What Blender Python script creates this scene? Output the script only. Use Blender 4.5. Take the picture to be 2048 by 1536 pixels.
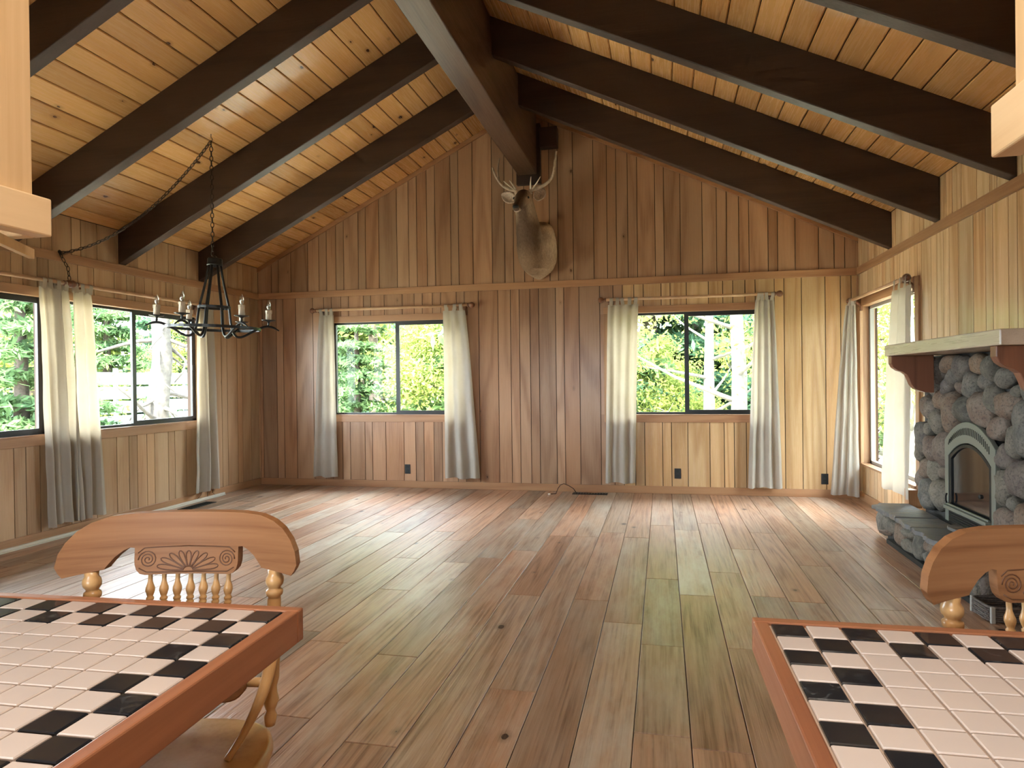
import bpy, bmesh, math, random
from mathutils import Vector, Matrix, noise as mnoise
for o in list(bpy.data.objects):
    bpy.data.objects.remove(o)
SC = bpy.context.scene
COL = SC.collection
PI = math.pi

# ---------------------------------------------------------------- camera
F_PX, YAW, PITCH, ROLL, EYE = 1359.413, 0.2176, -0.0057, -0.0121, 1.317
_fw = Vector((-math.sin(YAW) * math.cos(PITCH), math.cos(YAW) * math.cos(PITCH), math.sin(PITCH)))
_r0 = Vector((math.cos(YAW), math.sin(YAW), 0))
_u0 = _r0.cross(_fw)
CR = math.cos(ROLL) * _r0 + math.sin(ROLL) * _u0
CU = -math.sin(ROLL) * _r0 + math.cos(ROLL) * _u0
CF = _fw
CP = Vector((0, 0, EYE))
cam_d = bpy.data.cameras.new('camera')
cam_d.sensor_fit = 'HORIZONTAL'
cam_d.sensor_width = 36.0
cam_d.lens = F_PX / 2048 * 36.0
cam_d.clip_start = 0.02
cam_d.clip_end = 400
cam = bpy.data.objects.new('camera', cam_d)
COL.objects.link(cam)
M = Matrix((CR, CU, -CF)).transposed().to_4x4()
M.translation = CP
cam.matrix_world = M
SC.camera = cam

# ---------------------------------------------------------------- sky, sun, exposure
SKY_STRENGTH = 9.0
w = bpy.data.worlds.new('sky')
SC.world = w
w.use_nodes = True
bgn = w.node_tree.nodes['Background']
bgn.inputs[0].default_value = (0.82, 0.91, 1.0, 1)
bgn.inputs[1].default_value = SKY_STRENGTH
sun_d = bpy.data.lights.new('sun', 'SUN')
sun_d.energy = 11.0
sun_d.angle = math.radians(1.0)
sun_d.color = (1.0, 0.93, 0.78)
sun = bpy.data.objects.new('sun', sun_d)
COL.objects.link(sun)
sun.rotation_euler = (math.radians(38), 0, math.radians(4))
SC.view_settings.view_transform = 'Standard'
SC.view_settings.look = 'None'
SC.view_settings.gamma = 1.0
SC.view_settings.use_curve_mapping = False
SC.view_settings.exposure = 2.0
SC.cycles.max_bounces = 6
SC.cycles.diffuse_bounces = 3
SC.cycles.glossy_bounces = 3
SC.cycles.transmission_bounces = 6
SC.cycles.transparent_max_bounces = 8
SC.cycles.caustics_reflective = False
SC.cycles.caustics_refractive = False
SC.cycles.sample_clamp_indirect = 6.0
SC.cycles.use_denoising = True
SC.cycles.use_adaptive_sampling = True
SC.cycles.adaptive_threshold = 0.045

# added fill lamp, unseen above the camera, to brighten the counters (its housing is built further down)
FILL_LAMP = (-.25, .30, 2.75)
kl = bpy.data.lights.new('fill_lamp_light', 'AREA')
kl.shape = 'RECTANGLE'; kl.size = .80; kl.size_y = .55
kl.energy = 9.5; kl.color = (1.0, .93, .84)
klo = bpy.data.objects.new('fill_lamp_light', kl)
COL.objects.link(klo); klo.location = FILL_LAMP

# room: x to the right, y away from the camera, z up, metres
XL, XR, YB, YR = -5.136, 2.069, 7.95, -2.6
ZE, ZRIDGE, XRIDGE = 2.815, 4.565, -1.61
ZT0, ZT1 = 2.40, 2.48
ML = (ZRIDGE - ZE) / (XRIDGE - XL)
MR = (ZRIDGE - ZE) / (XRIDGE - XR)
def zc(x):
    return ZE + (x - XL) * ML if x < XRIDGE else ZE + (x - XR) * MR
GL0, GL1 = 0.905, 2.07          # window glass bottom / top

def portal(loc, rot, sx, sy):
    """marks a window opening for the renderer's sky sampling (gives no light itself)"""
    d = bpy.data.lights.new('window_portal', 'AREA')
    d.shape = 'RECTANGLE'; d.size = sx; d.size_y = sy
    d.cycles.is_portal = True
    o = bpy.data.objects.new('window_portal', d)
    COL.objects.link(o); o.location = loc; o.rotation_euler = rot
portal((-3.233, YB + .14, 1.49), (-PI/2, 0, 0), 1.7, 1.17)
portal((0.27, YB + .14, 1.49), (-PI/2, 0, 0), 1.7, 1.17)
portal((XL - .14, 5.85, 1.49), (0, -PI/2, 0), 1.17, 1.84)
portal((XL - .14, 3.91, 1.49), (0, -PI/2, 0), 1.17, 1.84)
portal((XR + .14, 7.04, 1.22), (0, PI/2, 0), 1.66, 1.6)
portal((-1.5, YR - .14, 1.5), (PI/2, 0, 0), 1.8, 1.0)

# pixel of the photograph -> point on a plane of the room
def ray(px, py):
    return CF + CR * ((px - 1024) / F_PX) - CU * ((py - 768) / F_PX)
def on_x(px, py, x):
    d = ray(px, py); return CP + d * ((x - CP.x) / d.x)
def on_y(px, py, y):
    d = ray(px, py); return CP + d * ((y - CP.y) / d.y)
def on_z(px, py, z):
    d = ray(px, py); return CP + d * ((z - CP.z) / d.z)

# ---------------------------------------------------------------- helpers
def tag(o, label=None, cat=None, group=None, kind=None):
    if label: o['label'] = label
    if cat: o['category'] = cat
    if group: o['group'] = group
    if kind: o['kind'] = kind
    return o
def thing(name, label, cat, loc=(0, 0, 0), rz=0.0, group=None):
    o = bpy.data.objects.new(name, None)
    o.empty_display_size = .1
    COL.objects.link(o); o.location = loc; o.rotation_euler = (0, 0, rz)
    return tag(o, label, cat, group)
def link(name, me, parent=None, loc=(0, 0, 0), rot=(0, 0, 0), scale=None):
    o = bpy.data.objects.new(name, me)
    COL.objects.link(o); o.location = loc; o.rotation_euler = rot
    if scale: o.scale = scale
    if parent is not None: o.parent = parent
    return o
def copy_tree(o, parent=None):
    c = o.copy(); COL.objects.link(c); c.parent = parent
    for ch in list(o.children): copy_tree(ch, c)
    return c

class MB:
    def __init__(s): s.v = []; s.f = []
    def add(s, vs, fs):
        b = len(s.v); s.v += [tuple(p) for p in vs]; s.f += [tuple(i + b for i in f) for f in fs]; return s
    def box(s, x0, x1, y0, y1, z0, z1):
        return s.add([(x0,y0,z0),(x1,y0,z0),(x1,y1,z0),(x0,y1,z0),(x0,y0,z1),(x1,y0,z1),(x1,y1,z1),(x0,y1,z1)],
                     [(0,3,2,1),(4,5,6,7),(0,1,5,4),(1,2,6,5),(2,3,7,6),(3,0,4,7)])
    def rings(s, R, closed=True, caps=True):
        """R: list of rings (lists of points of equal length)"""
        n = len(R[0]); vs = [p for r in R for p in r]; fs = []
        for i in range(len(R) - 1):
            for j in range(n if closed else n - 1):
                k = (j + 1) % n
                fs.append((i*n+j, i*n+k, (i+1)*n+k, (i+1)*n+j))
        if caps and closed:
            fs.append(tuple(range(n - 1, -1, -1))); fs.append(tuple((len(R)-1)*n + j for j in range(n)))
        return s.add(vs, fs)
    def lathe(s, prof, n=16, c=(0, 0, 0), caps=True):
        R = [[(c[0] + r*math.cos(2*PI*j/n), c[1] + r*math.sin(2*PI*j/n), c[2] + z) for j in range(n)] for r, z in prof]
        return s.rings(R, True, caps)
    def tube(s, pts, rad, n=8, closed=False):
        pts = [Vector(p) for p in pts]; R = []; m = len(pts)
        if not hasattr(rad, '__len__'): rad = [rad] * m
        up = None
        for i, p in enumerate(pts):
            if closed: t = pts[(i+1) % m] - pts[i-1]
            else: t = pts[min(i+1, m-1)] - pts[max(i-1, 0)]
            t.normalize()
            if up is None:
                up = Vector((0,0,1)) if abs(t.z) < .9 else Vector((1,0,0))
            a = (up - t * up.dot(t)); a.normalize(); b = t.cross(a); up = a
            R.append([p + (a*math.cos(2*PI*j/n) + b*math.sin(2*PI*j/n)) * rad[i] for j in range(n)])
        if closed: R.append(R[0]); return s.rings(R, True, False)
        return s.rings(R)
    def prism(s, poly, a, b, axis):
        """closed polygon (2D) extruded from a to b along axis; polygon coords fill the other two axes in order"""
        def P(p, t):
            if axis == 'x': return (t, p[0], p[1])
            if axis == 'y': return (p[0], t, p[1])
            return (p[0], p[1], t)
        return s.rings([[P(p, a) for p in poly], [P(p, b) for p in poly]])
    def me(s, name, mat, smooth=False):
        me = bpy.data.meshes.new(name)
        me.from_pydata(s.v, [], s.f); me.update()
        if mat is not None: me.materials.append(mat)
        bm = bmesh.new(); bm.from_mesh(me)
        bmesh.ops.recalc_face_normals(bm, faces=bm.faces)
        if smooth:
            for f in bm.faces: f.smooth = True
        bm.to_mesh(me); bm.free()
        return me
    def build(s, name, mat, parent=None, loc=(0,0,0), rot=(0,0,0), smooth=False, bevel=0, seg=2, angle=40):
        o = link(name, s.me(name, mat, smooth), parent, loc, rot)
        if bevel:
            m = o.modifiers.new('bevel', 'BEVEL'); m.width = bevel; m.segments = seg
            m.limit_method = 'ANGLE'; m.angle_limit = math.radians(angle)
            if smooth: m.harden_normals = False
        return o
def board_me(name, sx, sy, sz, ch, face, mat):
    """box centred on 0 with chamfered edges on one face ('z+','x+','x-','y-','z-')"""
    hx, hy, hz = sx/2, sy/2, sz/2
    # build with chamfered face = +z of a local frame, then rotate
    fr = {'z+': (0,1,2,1), 'z-': (1,0,2,-1), 'x+': (1,2,0,1), 'x-': (2,1,0,-1), 'y-': (0,2,1,-1)}[face]
    d = (hx, hy, hz); a, b, n, sg = fr
    def V(u, v, t):
        p = [0, 0, 0]; p[a] = u; p[b] = v; p[n] = sg*t; return p
    A, B, Nn = d[a], d[b], d[n]
    vs = [V(-A,-B,-Nn),V(A,-B,-Nn),V(A,B,-Nn),V(-A,B,-Nn),
          V(-A,-B,Nn-ch),V(A,-B,Nn-ch),V(A,B,Nn-ch),V(-A,B,Nn-ch),
          V(-A+ch,-B+ch,Nn),V(A-ch,-B+ch,Nn),V(A-ch,B-ch,Nn),V(-A+ch,B-ch,Nn)]
    fs = [(0,3,2,1)]
    for k in range(4):
        l = (k+1) % 4
        fs.append((k,l,4+l,4+k)); fs.append((4+k,4+l,8+l,8+k))
    fs.append((8,9,10,11))
    m = MB().add(vs, fs)
    return m.me(name, mat)

# ---------------------------------------------------------------- materials
def nmat(name):
    m = bpy.data.materials.new(name); m.use_nodes = True
    nt = m.node_tree; nt.nodes.clear()
    out = nt.nodes.new('ShaderNodeOutputMaterial')
    return m, nt, out
class NG:
    def __init__(s, nt): s.nt = nt
    def n(s, t, **kw):
        x = s.nt.nodes.new('ShaderNode' + t)
        for k, v in kw.items(): setattr(x, k, v)
        return x
    def l(s, a, b): s.nt.links.new(a, b)
    def math(s, op, a, b=None, c=None):
        x = s.n('Math', operation=op)
        for i, q in enumerate((a, b, c)):
            if q is None: continue
            if hasattr(q, 'is_output'): s.l(q, x.inputs[i])
            else: x.inputs[i].default_value = q
        return x.outputs[0]
    def vmath(s, op, a, b=None):
        x = s.n('VectorMath', operation=op)
        for i, q in enumerate((a, b)):
            if q is None: continue
            if hasattr(q, 'is_output'): s.l(q, x.inputs[i])
            else: x.inputs[i].default_value = q
        return x.outputs[0]
    def mix(s, f, a, b, blend='MIX'):
        x = s.n('Mix', data_type='RGBA', blend_type=blend)
        for q, i in ((f, 0), (a, 6), (b, 7)):
            if hasattr(q, 'is_output'): s.l(q, x.inputs[i])
            else: x.inputs[i].default_value = q if i == 0 else (*q, 1)
        return x.outputs[2]
    def ramp(s, f, stops, interp='LINEAR'):
        x = s.n('ValToRGB'); r = x.color_ramp; r.interpolation = interp
        while len(r.elements) < len(stops): r.elements.new(.5)
        for e, (p, c) in zip(r.elements, stops):
            e.position = p; e.color = (*c, 1) if len(c) == 3 else c
        s.l(f, x.inputs[0]); return x.outputs[0]
    def noise(s, vec, scale, detail=2, rough=.5, dist=0):
        x = s.n('TexNoise'); x.inputs['Scale'].default_value = scale; x.inputs['Detail'].default_value = detail
        x.inputs['Roughness'].default_value = rough; x.inputs['Distortion'].default_value = dist
        s.l(vec, x.inputs['Vector']); return x.outputs['Fac']
    def maprange(s, v, a, b, c, d):
        x = s.n('MapRange'); x.clamp = True
        s.l(v, x.inputs[0])
        for i, q in enumerate((a, b, c, d)): x.inputs[i+1].default_value = q
        return x.outputs[0]
def principled(g, out, col=None, rough=.5, bump=None, bstr=.2, bdist=.01, metal=0, spec=.5, coat=0):
    b = g.n('BsdfPrincipled')
    if col is not None:
        if hasattr(col, 'is_output'): g.l(col, b.inputs['Base Color'])
        else: b.inputs['Base Color'].default_value = (*col, 1)
    if hasattr(rough, 'is_output'): g.l(rough, b.inputs['Roughness'])
    else: b.inputs['Roughness'].default_value = rough
    b.inputs['Metallic'].default_value = metal
    b.inputs['Specular IOR Level'].default_value = spec
    b.inputs['Coat Weight'].default_value = coat
    b.inputs['Coat Roughness'].default_value = .12
    if bump is not None:
        bp = g.n('Bump'); bp.inputs['Strength'].default_value = bstr; bp.inputs['Distance'].default_value = bdist
        g.l(bump, bp.inputs['Height']); g.l(bp.outputs[0], b.inputs['Normal'])
    if out is not None: g.l(b.outputs[0], out.inputs[0])
    return b
def plain(name, col, rough=.5, metal=0, spec=.5, nscale=None, namp=.15, bstr=0, coat=0):
    m, nt, out = nmat(name); g = NG(nt)
    if nscale:
        tc = g.n('TexCoord'); f = g.noise(tc.outputs['Object'], nscale, 4, .6)
        k = g.maprange(f, .3, .7, 1-namp, 1+namp)
        c = g.vmath('SCALE', col); c.node.inputs[0].default_value = col
        g.l(k, c.node.inputs['Scale'])
        principled(g, out, c, rough, f if bstr else None, bstr, .01, metal, spec, coat)
    else:
        principled(g, out, col, rough, None, 0, 0, metal, spec, coat)
    return m
def wood(name, light, dark, axis='z', fig=2.2, figamp=10., rough=.45, var=.25, knots=0., wash=None, spec=.5,
         fine=1.0, bstr=.15, knotcol=(.05,.02,.01), coat=0, stretch=.12, satvar=None, knot_size=.05, figmix=.6, squash=(1,1,1)):
    """solid wood: contour-like figure stretched along the grain, fibres, optional knots; every board its own"""
    m, nt, out = nmat(name); g = NG(nt)
    tc = g.n('TexCoord'); oi = g.n('ObjectInfo')
    rnd = oi.outputs['Random']
    off = g.vmath('SCALE', (37.1, 91.7, 53.3)); g.l(rnd, off.node.inputs['Scale'])
    st = {'x': (stretch,1,1), 'y': (1,stretch,1), 'z': (1,1,stretch)}[axis]
    base = g.vmath('ADD', g.vmath('MULTIPLY', tc.outputs['Object'], squash), off)
    v = g.vmath('MULTIPLY', base, st)
    n1 = g.noise(v, fig, 2.5, .45, .3)
    ph = g.math('MULTIPLY', n1, figamp * 2 * PI)
    sn = g.math('SINE', ph)
    fgr = g.maprange(sn, -.6, 1.0, 0, 1)
    st2 = {'x': (.03,1,1), 'y': (1,.03,1), 'z': (1,1,.03)}[axis]
    v2 = g.vmath('MULTIPLY', base, st2)
    n2 = g.noise(v2, 90 * fine, 3, .6)
    n3 = g.noise(v, fig * .6, 2, .5)
    t = g.math('MULTIPLY_ADD', fgr, figmix, g.math('MULTIPLY', g.maprange(n2, .3, .7, 0, 1), 1 - figmix))
    t = g.math('MULTIPLY_ADD', g.math('SUBTRACT', n3, .5), .9, t)
    col = g.ramp(t, [(0.0, light), (.55, tuple((a*.62+b*.38) for a, b in zip(light, dark))), (1.0, dark)])
    if wash is not None:
        st4 = {'x': (.25,1,1), 'y': (1,.25,1), 'z': (1,1,.25)}[axis]
        n4 = g.noise(g.vmath('MULTIPLY', base, st4), 7., 5, .65)
        wf = g.math('MULTIPLY', g.maprange(n4, .42, .70, 0, 1), g.maprange(g.math('FRACT', g.math('MULTIPLY', rnd, 17.3)), 0, 1, .25, 1.0))
        col = g.mix(wf, col, wash)
    if satvar is not None:
        col = g.mix(g.math('FRACT', g.math('MULTIPLY', rnd, 7.7)), col, g.mix(1.0, col, satvar, 'MULTIPLY'))
    if knots:
        sx = g.n('SeparateXYZ'); g.l(base, sx.inputs[0]); o_ = sx.outputs
        ac, al = {'z': (g.math('ADD', o_['X'], o_['Y']), o_['Z']), 'y': (o_['X'], o_['Y']), 'x': (g.math('ADD', o_['Z'], o_['Y']), o_['X'])}[axis]
        cv = g.n('CombineXYZ'); g.l(ac, cv.inputs[0]); g.l(g.math('MULTIPLY', al, .6), cv.inputs[1])
        vo = g.n('TexVoronoi', voronoi_dimensions='2D'); vo.inputs['Scale'].default_value = knots
        vo.inputs['Randomness'].default_value = 1.0
        wob = g.noise(base, 40, 2)
        g.l(cv.outputs[0], vo.inputs['Vector'])
        dd = g.math('ADD', vo.outputs['Distance'], g.math('MULTIPLY', g.math('SUBTRACT', wob, .5), .012*knots))
        pick = g.n('SeparateColor'); g.l(vo.outputs['Color'], pick.inputs[0])
        big = g.maprange(pick.outputs[0], .3, 1.0, -.005*knots, knot_size * knots)
        kf = g.math('LESS_THAN', dd, big)
        halo = g.math('MULTIPLY', g.maprange(g.math('SUBTRACT', dd, big), 0, .022*knots, .5, 0), g.math('GREATER_THAN', big, .001))
        col = g.mix(halo, col, tuple(c*.55 for c in dark))
        col = g.mix(g.math('MULTIPLY', kf, .92), col, knotcol)
    k = g.maprange(rnd, 0, 1, 1 - var, 1 + var)
    c = g.vmath('SCALE', col); g.l(k, c.node.inputs['Scale'])
    principled(g, out, c, g.maprange(n2, .2, .8, rough - .06, rough + .08), t, bstr, .002, 0, spec, coat)
    return m

M_WALL = wood('wall_panel_wood', (.45,.29,.18), (.29,.16,.09), 'z', 2.0, 8, .30, .16, 1.6, spec=.5, knot_size=.014, knotcol=(.10,.045,.02), figmix=.55, satvar=(1.05,.92,.82))
M_WALL_TAN = wood('wall_panel_wood_tan', (.54,.385,.24), (.38,.235,.13), 'z', 2.0, 6, .30, .14, 1.6, spec=.5, knot_size=.014, knotcol=(.12,.06,.03), figmix=.5, satvar=(1.04,.95,.88))
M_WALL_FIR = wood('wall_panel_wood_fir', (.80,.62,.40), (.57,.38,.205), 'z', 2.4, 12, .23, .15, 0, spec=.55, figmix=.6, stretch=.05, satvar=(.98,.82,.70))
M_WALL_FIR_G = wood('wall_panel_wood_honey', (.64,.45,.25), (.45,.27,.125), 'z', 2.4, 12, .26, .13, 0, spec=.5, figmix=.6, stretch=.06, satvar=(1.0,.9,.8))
M_TRIM_Y = wood('trim_wood_y', (.47,.27,.14), (.34,.17,.08), 'y', 3, 5, .42, .1)
M_TRIM_X = wood('trim_wood_x', (.44,.24,.12), (.32,.15,.07), 'x', 3, 5, .42, .1)
M_TRIM_Z = wood('trim_wood_z', (.47,.27,.14), (.34,.17,.08), 'z', 3, 5, .42, .1)
M_GROOVE = plain('groove_dark', (.05,.025,.014), .8)
M_CEIL = wood('ceiling_pine', (.77,.455,.19), (.58,.29,.10), 'y', 2.2, 3.2, .26, .14, 3.0, spec=.5, knot_size=.020, knotcol=(.06,.02,.01), figmix=.4, stretch=.08)
M_BEAM = wood('beam_dark_wood', (.060,.031,.020), (.034,.017,.011), 'x', 3, 4, .45, .1, bstr=.35, spec=.5)
M_RIDGE = wood('ridge_dark_wood', (.10,.050,.028), (.055,.026,.016), 'y', 3, 4, .40, .1, bstr=.4, spec=.55)
M_FLOOR = wood('floor_plank_wood', (.42,.295,.20), (.18,.105,.062), 'y', 3.4, 15, .36, .22, 1.5, wash=(.46,.43,.36), spec=.46, knot_size=.022, figmix=.42, knotcol=(.04,.018,.012), satvar=(1.10,.84,.72), bstr=.5, stretch=.05)
M_SUB = plain('subfloor_dark', (.03,.018,.012), .9)
M_OAK = wood('honey_oak', (.33,.155,.068), (.20,.085,.035), 'x', 7, 7, .45, .03, spec=.16, coat=0, stretch=.05, figmix=.45, fine=1.0, squash=(1,.12,1))
M_PRESS = plain('pressed_line_oak', (.13,.052,.022), .5)
M_OAKZ = wood('honey_oak_turned', (.62,.37,.16), (.48,.26,.10), 'z', 5, 4, .32, .05, spec=.4, coat=.15)
M_REDOAK_X = wood('counter_edge_oak_x', (.38,.155,.075), (.24,.085,.04), 'x', 5, 5, .42, .05, stretch=.05)
M_REDOAK_Y = wood('counter_edge_oak_y', (.38,.155,.075), (.24,.085,.04), 'y', 5, 5, .42, .05, stretch=.05)
M_CABW = wood('cabinet_wood', (.74,.51,.28), (.62,.40,.20), 'z', 3, 4, .4, .05)
M_CABY = wood('cabinet_rail_wood', (.80,.57,.33), (.66,.43,.22), 'y', 5, 5, .4, .05)
M_MANTEL = wood('mantel_wood', (.62,.52,.42), (.46,.36,.27), 'y', 3, 5, .28, .05, spec=.6)
M_CORBEL = wood('corbel_wood', (.24,.095,.05), (.15,.055,.03), 'z', 5, 5, .4, .05)
M_ROD = plain('rod_wood', (.60,.38,.23), .35, nscale=8)
M_FINIAL = plain('finial_wood', (.20,.085,.045), .3)
M_BLACK = plain('black_aluminium', (.012,.013,.013), .35)
M_IRON = plain('chandelier_iron', (.016,.017,.017), .38, metal=.3)
M_CHAIN = plain('chain_metal', (.05,.04,.032), .35, metal=.8)
M_BRASS = plain('old_brass', (.30,.2,.1), .4, metal=1)
M_CHROME = plain('chrome', (.75,.75,.77), .12, metal=1)
M_CANDLE = plain('candle_sleeve', (.62,.52,.40), .5, nscale=20, namp=.08)
M_OUTLET = plain('outlet_black', (.012,.013,.016), .4)
M_VENT = plain('register_dark', (.018,.026,.026), .45, metal=.4)
M_CORD = plain('cord_brown', (.06,.025,.015), .5)
M_WHITE = plain('raceway_white', (.62,.58,.48), .5)
M_PLUG = plain('plug_white', (.8,.8,.78), .4)
M_TILE_L = plain('tile_beige', (.66,.56,.50), .12, spec=.5, nscale=3, namp=.05)
M_GROUT = plain('grout_tan', (.52,.38,.28), .8)
M_MORTAR = plain('mortar_grey', (.055,.053,.05), .9, nscale=30, bstr=.4)
M_STEEL = plain('insert_sage_steel', (.20,.22,.19), .45, metal=.2)
M_SOOT = plain('firebox_black', (.008,.008,.008), .6)
M_WICKER = plain('wicker_dark', (.10,.08,.07), .6, nscale=90, namp=.5)
M_NEEDLE_TRUNK = plain('bark_dark', (.10,.075,.06), .9, nscale=12, namp=.4)
M_BIRCH = plain('bark_pale', (.17,.16,.15), .8, nscale=6, namp=.25)
M_GROUND = plain('ground_litter', (.36,.34,.25), .95, nscale=3, namp=.5)

def dark_tile():
    m, nt, out = nmat('tile_charcoal'); g = NG(nt)
    tc = g.n('TexCoord'); oi = g.n('ObjectInfo')
    off = g.vmath('SCALE', (7.1, 3.7, 5.3)); g.l(oi.outputs['Random'], off.node.inputs['Scale'])
    f = g.noise(g.vmath('ADD', tc.outputs['Object'], off), 35, 3, .6, 1.5)
    k = g.math('MULTIPLY', g.maprange(f, .55, .75, 0, .35), g.maprange(oi.outputs['Random'], .4, 1, 0, 1))  # pale smears stand in for reflections on the glaze
    principled(g, out, g.mix(k, (.016,.018,.022), (.30,.31,.30)), .12)
    return m
M_TILE_D = dark_tile()
def glass_mat():
    m, nt, out = nmat('window_glass'); g = NG(nt)
    tr = g.n('BsdfTransparent'); gl = g.n('BsdfGlossy'); gl.inputs['Roughness'].default_value = .02
    tr.inputs[0].default_value = (.97, .985, .98, 1)
    lw = g.n('LayerWeight'); lw.inputs[0].default_value = .5
    fac = g.math('MULTIPLY_ADD', g.math('POWER', lw.outputs['Facing'], 5), .35, .006)
    mx = g.n('MixShader'); g.l(fac, mx.inputs[0]); g.l(tr.outputs[0], mx.inputs[1]); g.l(gl.outputs[0], mx.inputs[2])
    g.l(mx.outputs[0], out.inputs[0]); return m
M_GLASS = glass_mat()
def bulb_mat():
    m, nt, out = nmat('bulb_glass'); g = NG(nt)
    tr = g.n('BsdfTransparent'); gl = g.n('BsdfGlossy'); gl.inputs['Roughness'].default_value = .03
    tr.inputs[0].default_value = (.9,.92,.92,1)
    lw = g.n('LayerWeight'); lw.inputs[0].default_value = .5
    fac = g.math('MULTIPLY_ADD', g.math('POWER', lw.outputs['Facing'], 2.5), .75, .22)
    mx = g.n('MixShader'); g.l(fac, mx.inputs[0]); g.l(tr.outputs[0], mx.inputs[1]); g.l(gl.outputs[0], mx.inputs[2])
    g.l(mx.outputs[0], out.inputs[0]); return m
M_BULB = bulb_mat()
def fire_glass():
    m, nt, out = nmat('fire_door_glass'); g = NG(nt)
    principled(g, out, (.012,.013,.014), .05, spec=.55); return m
M_FGLASS = fire_glass()
def cloth_mat():
    m, nt, out = nmat('curtain_cotton'); g = NG(nt)
    tc = g.n('TexCoord')
    f = g.noise(tc.outputs['Object'], 4, 4, .6)
    col = g.mix(g.maprange(f, .3, .75, 0, 1), (.53,.50,.445), (.47,.43,.365))
    wv = g.noise(g.vmath('MULTIPLY', tc.outputs['Object'], (1,1,.2)), 300, 1)
    b = principled(g, None, col, .9, wv, .12, .001, 0, .1)
    t = g.n('BsdfTranslucent'); g.l(g.mix(1.0, col, (1.0,.88,.68), 'MULTIPLY'), t.inputs[0])
    mx = g.n('MixShader'); mx.inputs[0].default_value = .28
    g.l(b.outputs[0], mx.inputs[1]); g.l(t.outputs[0], mx.inputs[2]); g.l(mx.outputs[0], out.inputs[0]); return m
M_CLOTH = cloth_mat()
def leaf_mat(name, a, b):
    m, nt, out = nmat(name); g = NG(nt)
    tc = g.n('TexCoord')
    f = g.noise(tc.outputs['Object'], 1.3, 5, .75)
    col = g.mix(g.maprange(f, .35, .65, 0, 1), a, b)
    d = g.n('BsdfDiffuse'); t = g.n('BsdfTranslucent')
    g.l(col, d.inputs[0]); g.l(col, t.inputs[0])
    mx = g.n('MixShader'); mx.inputs[0].default_value = .45
    g.l(d.outputs[0], mx.inputs[1]); g.l(t.outputs[0], mx.inputs[2]); g.l(mx.outputs[0], out.inputs[0]); return m
M_LEAF_Y = leaf_mat('leaf_yellow_green', (.33,.37,.09), (.15,.22,.07))
M_LEAF_G = leaf_mat('needle_green', (.17,.26,.10), (.06,.12,.06))
M_LEAF_B = leaf_mat('needle_blue_green', (.10,.19,.10), (.04,.09,.06))
def stone_mat():
    m, nt, out = nmat('river_stone'); g = NG(nt)
    tc = g.n('TexCoord'); oi = g.n('ObjectInfo')
    off = g.vmath('SCALE', (17.1, 9.7, 23.3)); g.l(oi.outputs['Random'], off.node.inputs['Scale'])
    base = g.vmath('ADD', tc.outputs['Object'], off)
    n1 = g.noise(base, 9, 5, .65); n2 = g.noise(base, 70, 3, .7)
    c = g.ramp(oi.outputs['Random'], [(0, (.095,.092,.078)), (.25, (.19,.172,.135)), (.45, (.12,.122,.112)), (.62, (.18,.13,.105)), (.8, (.24,.155,.095)), (1, (.10,.10,.108))])
    c = g.mix(g.maprange(n1, .40, .68, 0, .6), c, (.30,.27,.22))
    c = g.mix(g.maprange(n2, .50, .68, 0, .7), c, (.05,.045,.04))
    hh = g.math('MULTIPLY_ADD', n2, .35, n1)
    principled(g, out, c, .75, hh, .9, .02, 0, .3); return m
M_STONE = stone_mat()
def slate_mat():
    m, nt, out = nmat('hearth_flagstone'); g = NG(nt)
    tc = g.n('TexCoord'); oi = g.n('ObjectInfo')
    off = g.vmath('SCALE', (7.1, 9.7, 3.3)); g.l(oi.outputs['Random'], off.node.inputs['Scale'])
    base = g.vmath('ADD', tc.outputs['Object'], off)
    v = g.vmath('MULTIPLY', base, (.35, 1, 1))
    n1 = g.noise(v, 9, 6, .7, .6); n2 = g.noise(v, 45, 4, .7)
    c = g.ramp(n1, [(.3, (.10,.105,.115)), (.5, (.17,.17,.17)), (.62, (.21,.18,.14)), (.75, (.13,.135,.14))])
    principled(g, out, c, .55, g.math('MULTIPLY_ADD', n2, .4, n1), .6, .02, 0, .45); return m
M_SLATE = slate_mat()
# ================================================================ the room
rnd = random.Random(7)
def struct(o, label=None, cat=None):
    o['kind'] = 'structure'
    if label: o['label'] = label
    if cat: o['category'] = cat
    return o

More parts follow.
